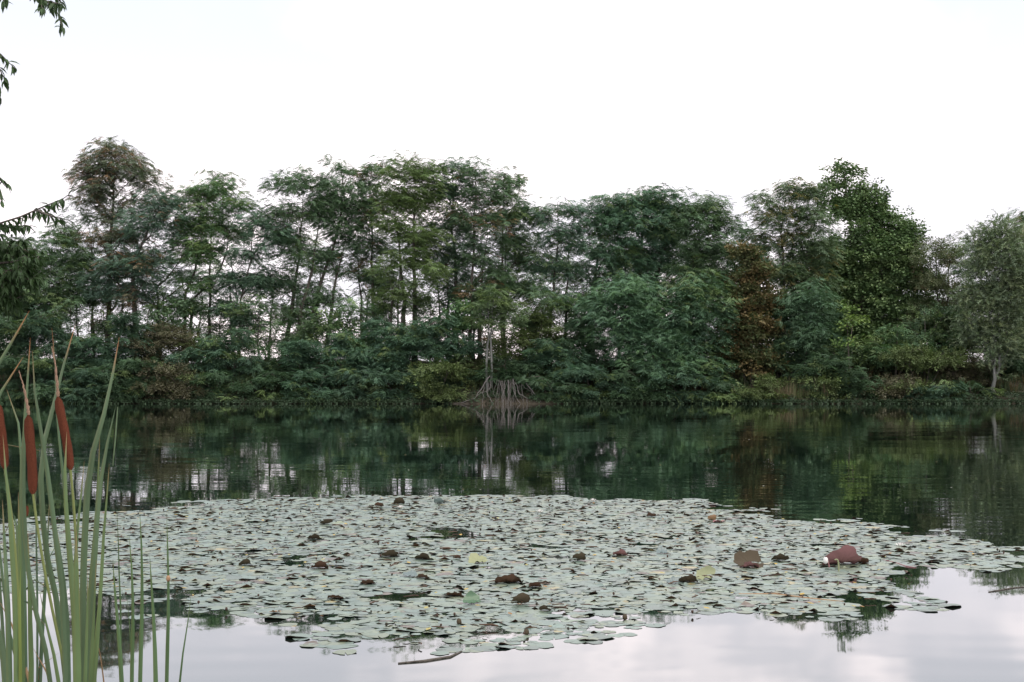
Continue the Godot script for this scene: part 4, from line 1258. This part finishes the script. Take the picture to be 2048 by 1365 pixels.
# ------------------------------------------------------------------ cattails
func blade(parent: Node3D, pts: Array, wide: float, depth: float, green: Color, tip: Color, twist := 0.0, tip_share := 0.016, called := "leaf", pinch := -1.0) -> void:
	var p := []
	for q in pts: p.append(pt(q[0], q[1], depth) - parent.position)
	# carry the leaf on below the picture to the foot of the plant
	if called == "leaf":
		var low: Vector3 = p[-1]
		p.append(Vector3(lerpf(low.x, 0.0, 0.7), low.y * 0.45, low.z * 0.4))
		p.append(Vector3(rng.randf_range(-0.02, 0.02), 0.0, rng.randf_range(-0.02, 0.02)))
	p.reverse()
	var c := Curve3D.new()
	for i in p.size():
		var tg: Vector3 = (p[mini(i + 1, p.size() - 1)] - p[maxi(i - 1, 0)]) / 6.0
		c.add_point(p[i], -tg, tg)
	var n := 26
	var l := c.get_baked_length()
	var half := wide * 0.35 * depth / FOCAL
	var t := Tris.new()
	var yaw := rng.randf_range(-0.5, 0.5)
	for i in n + 1:
		var f := float(i) / n
		var at := c.sample_baked(l * f)
		var d := (c.sample_baked(minf(l * f + 0.01, l)) - c.sample_baked(maxf(l * f - 0.01, 0.0))).normalized()
		var a := yaw + twist * (f - 0.5)
		var side := Vector3(cos(a), 0, sin(a))
		side = (side - d * side.dot(d)).normalized()
		var out := side.cross(d)
		var w := half * (1.0 if f < 0.86 else pow(maxf(1.0 - (f - 0.86) / 0.14, 0.0), 0.65) * 0.97 + 0.03)
		if pinch > 0.0: w *= 1.0 - 0.8 * exp(-pow((f - pinch) / 0.05, 2.0))
		if called != "leaf": w = half * (0.55 + 0.45 * sin(PI * clampf(f, 0.02, 0.98)))
		var thick := maxf(w * 0.16, 0.0006)
		var q := [at - side * w, at + out * thick, at + side * w, at - out * thick * 0.4 + out * w * 0.1]
		var nn := [-side * 0.6 + out, out, side * 0.6 + out, -out]
		var mix := smoothstep(1.0 - tip_share * 1.5, 1.0 - tip_share * 0.3, f)
		var streak := 1.0 + 0.12 * sin(f * 37.0 + yaw * 20.0)
		for s in 4:
			t.v.append(q[s])
			t.n.append(nn[s].normalized())
			var own := Color(green.r * streak, green.g * streak, green.b * streak)
			if s == 0: own = own.lerp(Color(0.24, 0.25, 0.09), 0.35)      # yellowing along one edge
			t.c.append(own.lerp(tip, mix))
	for i in n:
		for s in 4:
			var a := i * 4 + s
			var b := i * 4 + (s + 1) % 4
			t.idx.append(a); t.idx.append(a + 4); t.idx.append(b)
			t.idx.append(b); t.idx.append(a + 4); t.idx.append(b + 4)
	part(called, t.mesh(), M.blade, parent)

func spike(parent: Node3D, top: Array, head0: Array, head1: Array, stem: Array, wide: float, depth: float) -> void:
	var k := depth / FOCAL
	var a := pt(head0[0], head0[1], depth) - parent.position
	var b := pt(head1[0], head1[1], depth) - parent.position
	var t := Tris.new()
	var p := []
	var r := []
	for i in 17:
		var f := i / 16.0
		p.append(b.lerp(a, f) + Vector3(0.0015 * sin(f * 5.0), 0, 0))
		var rr := sqrt(maxf(1.0 - pow(absf(f * 2.0 - 1.0), 9.0), 0.0))
		r.append(maxf(wide * 0.44 * k * rr * (1.0 + 0.035 * sin(f * 23.0 + wide)), 0.0015))
	tube(t, p, r, 18)
	part("spike", t.mesh(), M.spike, parent)
	if top.size():
		var s := Tris.new()
		var pts := []
		for q in top: pts.append(pt(q[0], q[1], depth) - parent.position)
		var fine := []
		var rad := []
		var c := Curve3D.new()
		c.add_point(a)
		for i in range(pts.size() - 1, -1, -1): c.add_point(pts[i])
		var l := c.get_baked_length()
		for i in 29:
			var f := i / 28.0
			fine.append(c.sample_baked(l * f) + Vector3(rng.randf_range(-1, 1), 0, rng.randf_range(-1, 1)) * 0.0008)
			rad.append(wide * k * lerpf(0.17, 0.04, f) * rng.randf_range(0.65, 1.3))
		tube(s, fine, rad, 7)
		part("spike_tip", s.mesh(), M.spike_tip, parent)
	var st := Tris.new()
	var c2 := Curve3D.new()
	var sp := [b + (a - b) * 0.05]
	for q in stem: sp.append(pt(q[0], q[1], depth) - parent.position)
	sp.append(Vector3(lerpf(sp[-1].x, 0.0, 0.6), sp[-1].y * 0.45, sp[-1].z * 0.4))
	sp.append(Vector3.ZERO)
	for i in sp.size():
		var tg: Vector3 = (sp[mini(i + 1, sp.size() - 1)] - sp[maxi(i - 1, 0)]) / 6.0
		c2.add_point(sp[i], -tg, tg)
	var line := []
	var lr := []
	for i in 31:
		line.append(c2.sample_baked(c2.get_baked_length() * i / 30.0))
		lr.append(k * lerpf(2.6, 5.0, i / 30.0))
	tube(st, line, lr, 9)
	part("stalk", st.mesh(), M.stalk, parent)

func plant(label: String, foot_px: float, depth: float) -> Node3D:
	var p := pt(foot_px, 1400, depth)
	p.y = ground_y(p.x, -depth) - 0.05
	p.z = -depth
	return thing("cattail", label, "cattail", p, "cattails at the near shore")

func make_cattails() -> void:
	rng.seed = 400
	var G := Color(0.135, 0.205, 0.085)
	var B := Color(0.12, 0.185, 0.1)
	var D := Color(0.11, 0.18, 0.1)
	var Y := Color(0.2, 0.26, 0.07)
	var O := Color(0.5, 0.2, 0.09)
	var T := Color(0.34, 0.24, 0.12)
	var a := plant("cattail with the thickest upright brown spike and long pale tip", 130, 3.0)
	spike(a, [[37, 741], [46, 772], [53, 806]], [57, 830], [65, 991], [[76, 1070], [90, 1150], [108, 1240], [128, 1330]], 21.5, 3.0)
	blade(a, [[60, 676], [56, 740], [51, 800], [44, 960], [60, 1180], [100, 1340]], 14, 3.05, B, O)
	blade(a, [[64, 702], [69, 790], [84, 880], [98, 970], [112, 1090], [130, 1330]], 18, 2.95, B, T)
	blade(a, [[78, 1180], [96, 1270], [118, 1350]], 14, 2.8, G, G)
	blade(a, [[110, 1040], [124, 1150], [134, 1340]], 20, 3.1, D, T)
	var b := plant("cattail with a slanting brown spike half hidden by its own leaf", 158, 3.05)
	spike(b, [[103, 693], [110, 730], [114, 770]], [116, 793], [141, 942], [[147, 1010], [152, 1090], [156, 1200], [158, 1330]], 20, 3.05)
	blade(b, [[150, 650], [137, 690], [118, 765], [97, 850], [80, 912], [90, 1100], [130, 1340]], 18, 3.1, B, O, 0.6)
	blade(b, [[133, 864], [129, 920], [131, 1010], [140, 1130], [152, 1340]], 17, 2.98, G, T)
	blade(b, [[103, 656], [109, 690], [110, 745], [112, 830], [130, 1000], [150, 1340]], 8, 3.2, D, O)
	blade(b, [[152, 1060], [151, 1180], [154, 1350]], 22, 2.9, G, T)
	var c := plant("cattail whose brown spike leans out past the others at the shore end", 40, 3.0)
	spike(c, [], [-4, 806], [9, 940], [[20, 1010], [29, 1090], [35, 1180], [38, 1330]], 20, 3.0)
	blade(c, [[58, 622], [38, 664], [0, 718], [-60, 830], [-60, 1100], [-10, 1340]], 18, 3.1, B, O)
	blade(c, [[46, 714], [28, 745], [0, 786], [-50, 900], [-40, 1150], [10, 1340]], 17, 3.0, B, O)
	blade(c, [[5, 870], [9, 930], [17, 1000], [24, 1120], [32, 1340]], 14, 2.9, G, T)
	blade(c, [[4, 1000], [10, 1120], [18, 1340]], 16, 2.9, B, T)
	var d := plant("leafy cattail with one tall blade tipped orange", 166, 3.1)
	blade(d, [[238, 675], [228, 735], [207, 830], [186, 900], [174, 980], [167, 1110], [164, 1340]], 19, 3.1, B, O, 1.5)
	blade(d, [[199, 875], [197, 920], [195, 990], [186, 1110], [172, 1340]], 12, 3.15, G, T)
	blade(d, [[168, 922], [162, 985], [150, 1100], [150, 1340]], 13, 3.0, G, T)
	blade(d, [[175, 1140], [174, 1230], [170, 1350]], 13, 2.9, G, T)
	var e := plant("cattail with a snapped blade hanging down from its fold", 180, 3.1)
	blade(e, [[231, 813], [222, 850], [205, 930], [196, 1000], [184, 1180], [174, 1340]], 17, 3.05, B, B, 0.6)
	blade(e, [[225, 932], [230, 880], [235, 814]], 9, 3.04, B, B, 0.3, 0.06, "hanging_leaf")
	blade(e, [[218, 928], [214, 985], [206, 1080], [200, 1200], [186, 1340]], 11, 3.0, G, T)
	blade(e, [[192, 1120], [187, 1240], [180, 1350]], 14, 2.95, G, T)
	blade(e, [[201, 1230], [196, 1290], [190, 1350]], 11, 2.9, G, G)
	var f := plant("tangled leafy cattail with crossing bent blades and no spike", 60, 3.2)
	blade(f, [[12, 778], [28, 822], [43, 868], [42, 1000], [50, 1340]], 13, 3.25, D, T)
	blade(f, [[36, 985], [38, 1100], [44, 1340]], 15, 3.1, G, T)
	blade(f, [[55, 1060], [58, 1180], [62, 1340]], 15, 3.05, G, T)
	blade(f, [[120, 1190], [80, 1168], [52, 1150], [40, 1200], [50, 1340]], 11, 3.3, D, T)
	blade(f, [[92, 1255], [50, 1200], [20, 1180], [10, 1240], [40, 1345]], 12, 3.2, D, T)
	blade(f, [[24, 886], [10, 880], [-10, 876], [-14, 1000], [20, 1340]], 8, 3.2, B, O)
	blade(f, [[80, 902], [40, 895], [0, 888], [-20, 950], [10, 1340]], 10, 3.25, B, O)
	blade(f, [[40, 1130], [39, 1230], [40, 1340]], 11, 2.9, Y, Y)
	blade(f, [[70, 950], [72, 1100], [74, 1340]], 9, 3.3, D, T)
	blade(f, [[98, 1000], [92, 1150], [80, 1345]], 13, 3.3, D, T)
	var old := plant("withered cattail with tan broken blades", 90, 3.3)
	blade(old, [[65, 1296], [84, 1330], [108, 1372]], 12, 3.2, Color(0.42, 0.27, 0.16), Color(0.42, 0.27, 0.16))
	blade(old, [[118, 1306], [95, 1322], [72, 1340], [80, 1380]], 7, 3.3, Color(0.36, 0.22, 0.12), Color(0.36, 0.22, 0.12))
	blade(old, [[-6, 1196], [12, 1228], [30, 1264], [60, 1370]], 10, 3.25, Color(0.42, 0.27, 0.16), Color(0.42, 0.27, 0.16))
	blade(old, [[190, 1262], [200, 1310], [208, 1372]], 8, 3.3, Color(0.36, 0.22, 0.12), Color(0.36, 0.22, 0.12))
	var far := plant("darker cattail behind with small drooping brown spike", 40, 3.7)
	spike(far, [], [54, 1012], [50, 1034], [[46, 1070], [44, 1150], [42, 1330]], 9, 3.7)
	blade(far, [[22, 1020], [40, 1046], [56, 1100], [60, 1330]], 10, 3.75, D, D)
	blade(far, [[0, 1090], [20, 1050], [30, 1010], [36, 1100], [30, 1330]], 10, 3.7, B, T)
	blade(far, [[120, 1075], [104, 1080], [96, 1110], [80, 1330]], 9, 3.7, D, D)
	# the row of slim single shoots to the right of the clump
	var shoots := [
		["slim cattail shoot standing closest to the leafy clump", [[233, 1018], [236, 1080], [238, 1160], [242, 1350]], 8, 3.2, 0.8], ["slim cattail shoot bowing slightly outward beside the clump", [[225, 1120], [229, 1180], [235, 1250], [243, 1350]], 13, 3.0, -1.0],
		["yellow tipped cattail shoot, second of the slim row after the bowed pair", [[258, 1072], [263, 1140], [266, 1230], [263, 1350]], 11, 3.1, 0.62], ["straight cattail shoot with narrow waist and yellow edge", [[279, 1023], [283, 1105], [284, 1200], [280, 1350]], 13, 3.0, 0.6],
		["dark straight cattail shoot leaning toward the clump", [[299, 1112], [303, 1180], [308, 1260], [311, 1350]], 13, 3.0, -1.0], ["tall slim cattail shoot with a small brown scrap on it", [[333, 1034], [335, 1110], [337, 1200], [333, 1350]], 13, 3.0, 0.62],
		["outermost short cattail shoot leaning over open water", [[382, 1188], [376, 1240], [368, 1290], [359, 1350]], 11, 3.0, -1.0], ["very thin short cattail shoot in the slim row", [[253, 1190], [258, 1240], [264, 1350]], 5, 3.1, -1.0]]
	for s in shoots:
		var o := plant(s[0], s[1][-1][0], s[3])
		blade(o, s[1], s[2], s[3], Color(0.1, 0.175, 0.075), Color(0.15, 0.2, 0.07), 0.4, 0.03, "leaf", s[4])
		if s[1][0][0] == 333:      # a brown scrap caught on this one
			var sn := Tris.new()
			blob(sn, pt(336, 1158, 2.985) - o.position, Vector3(0.005, 0.007, 0.005), 6)
			part("brown_scrap", sn.mesh(), M.dry, o)
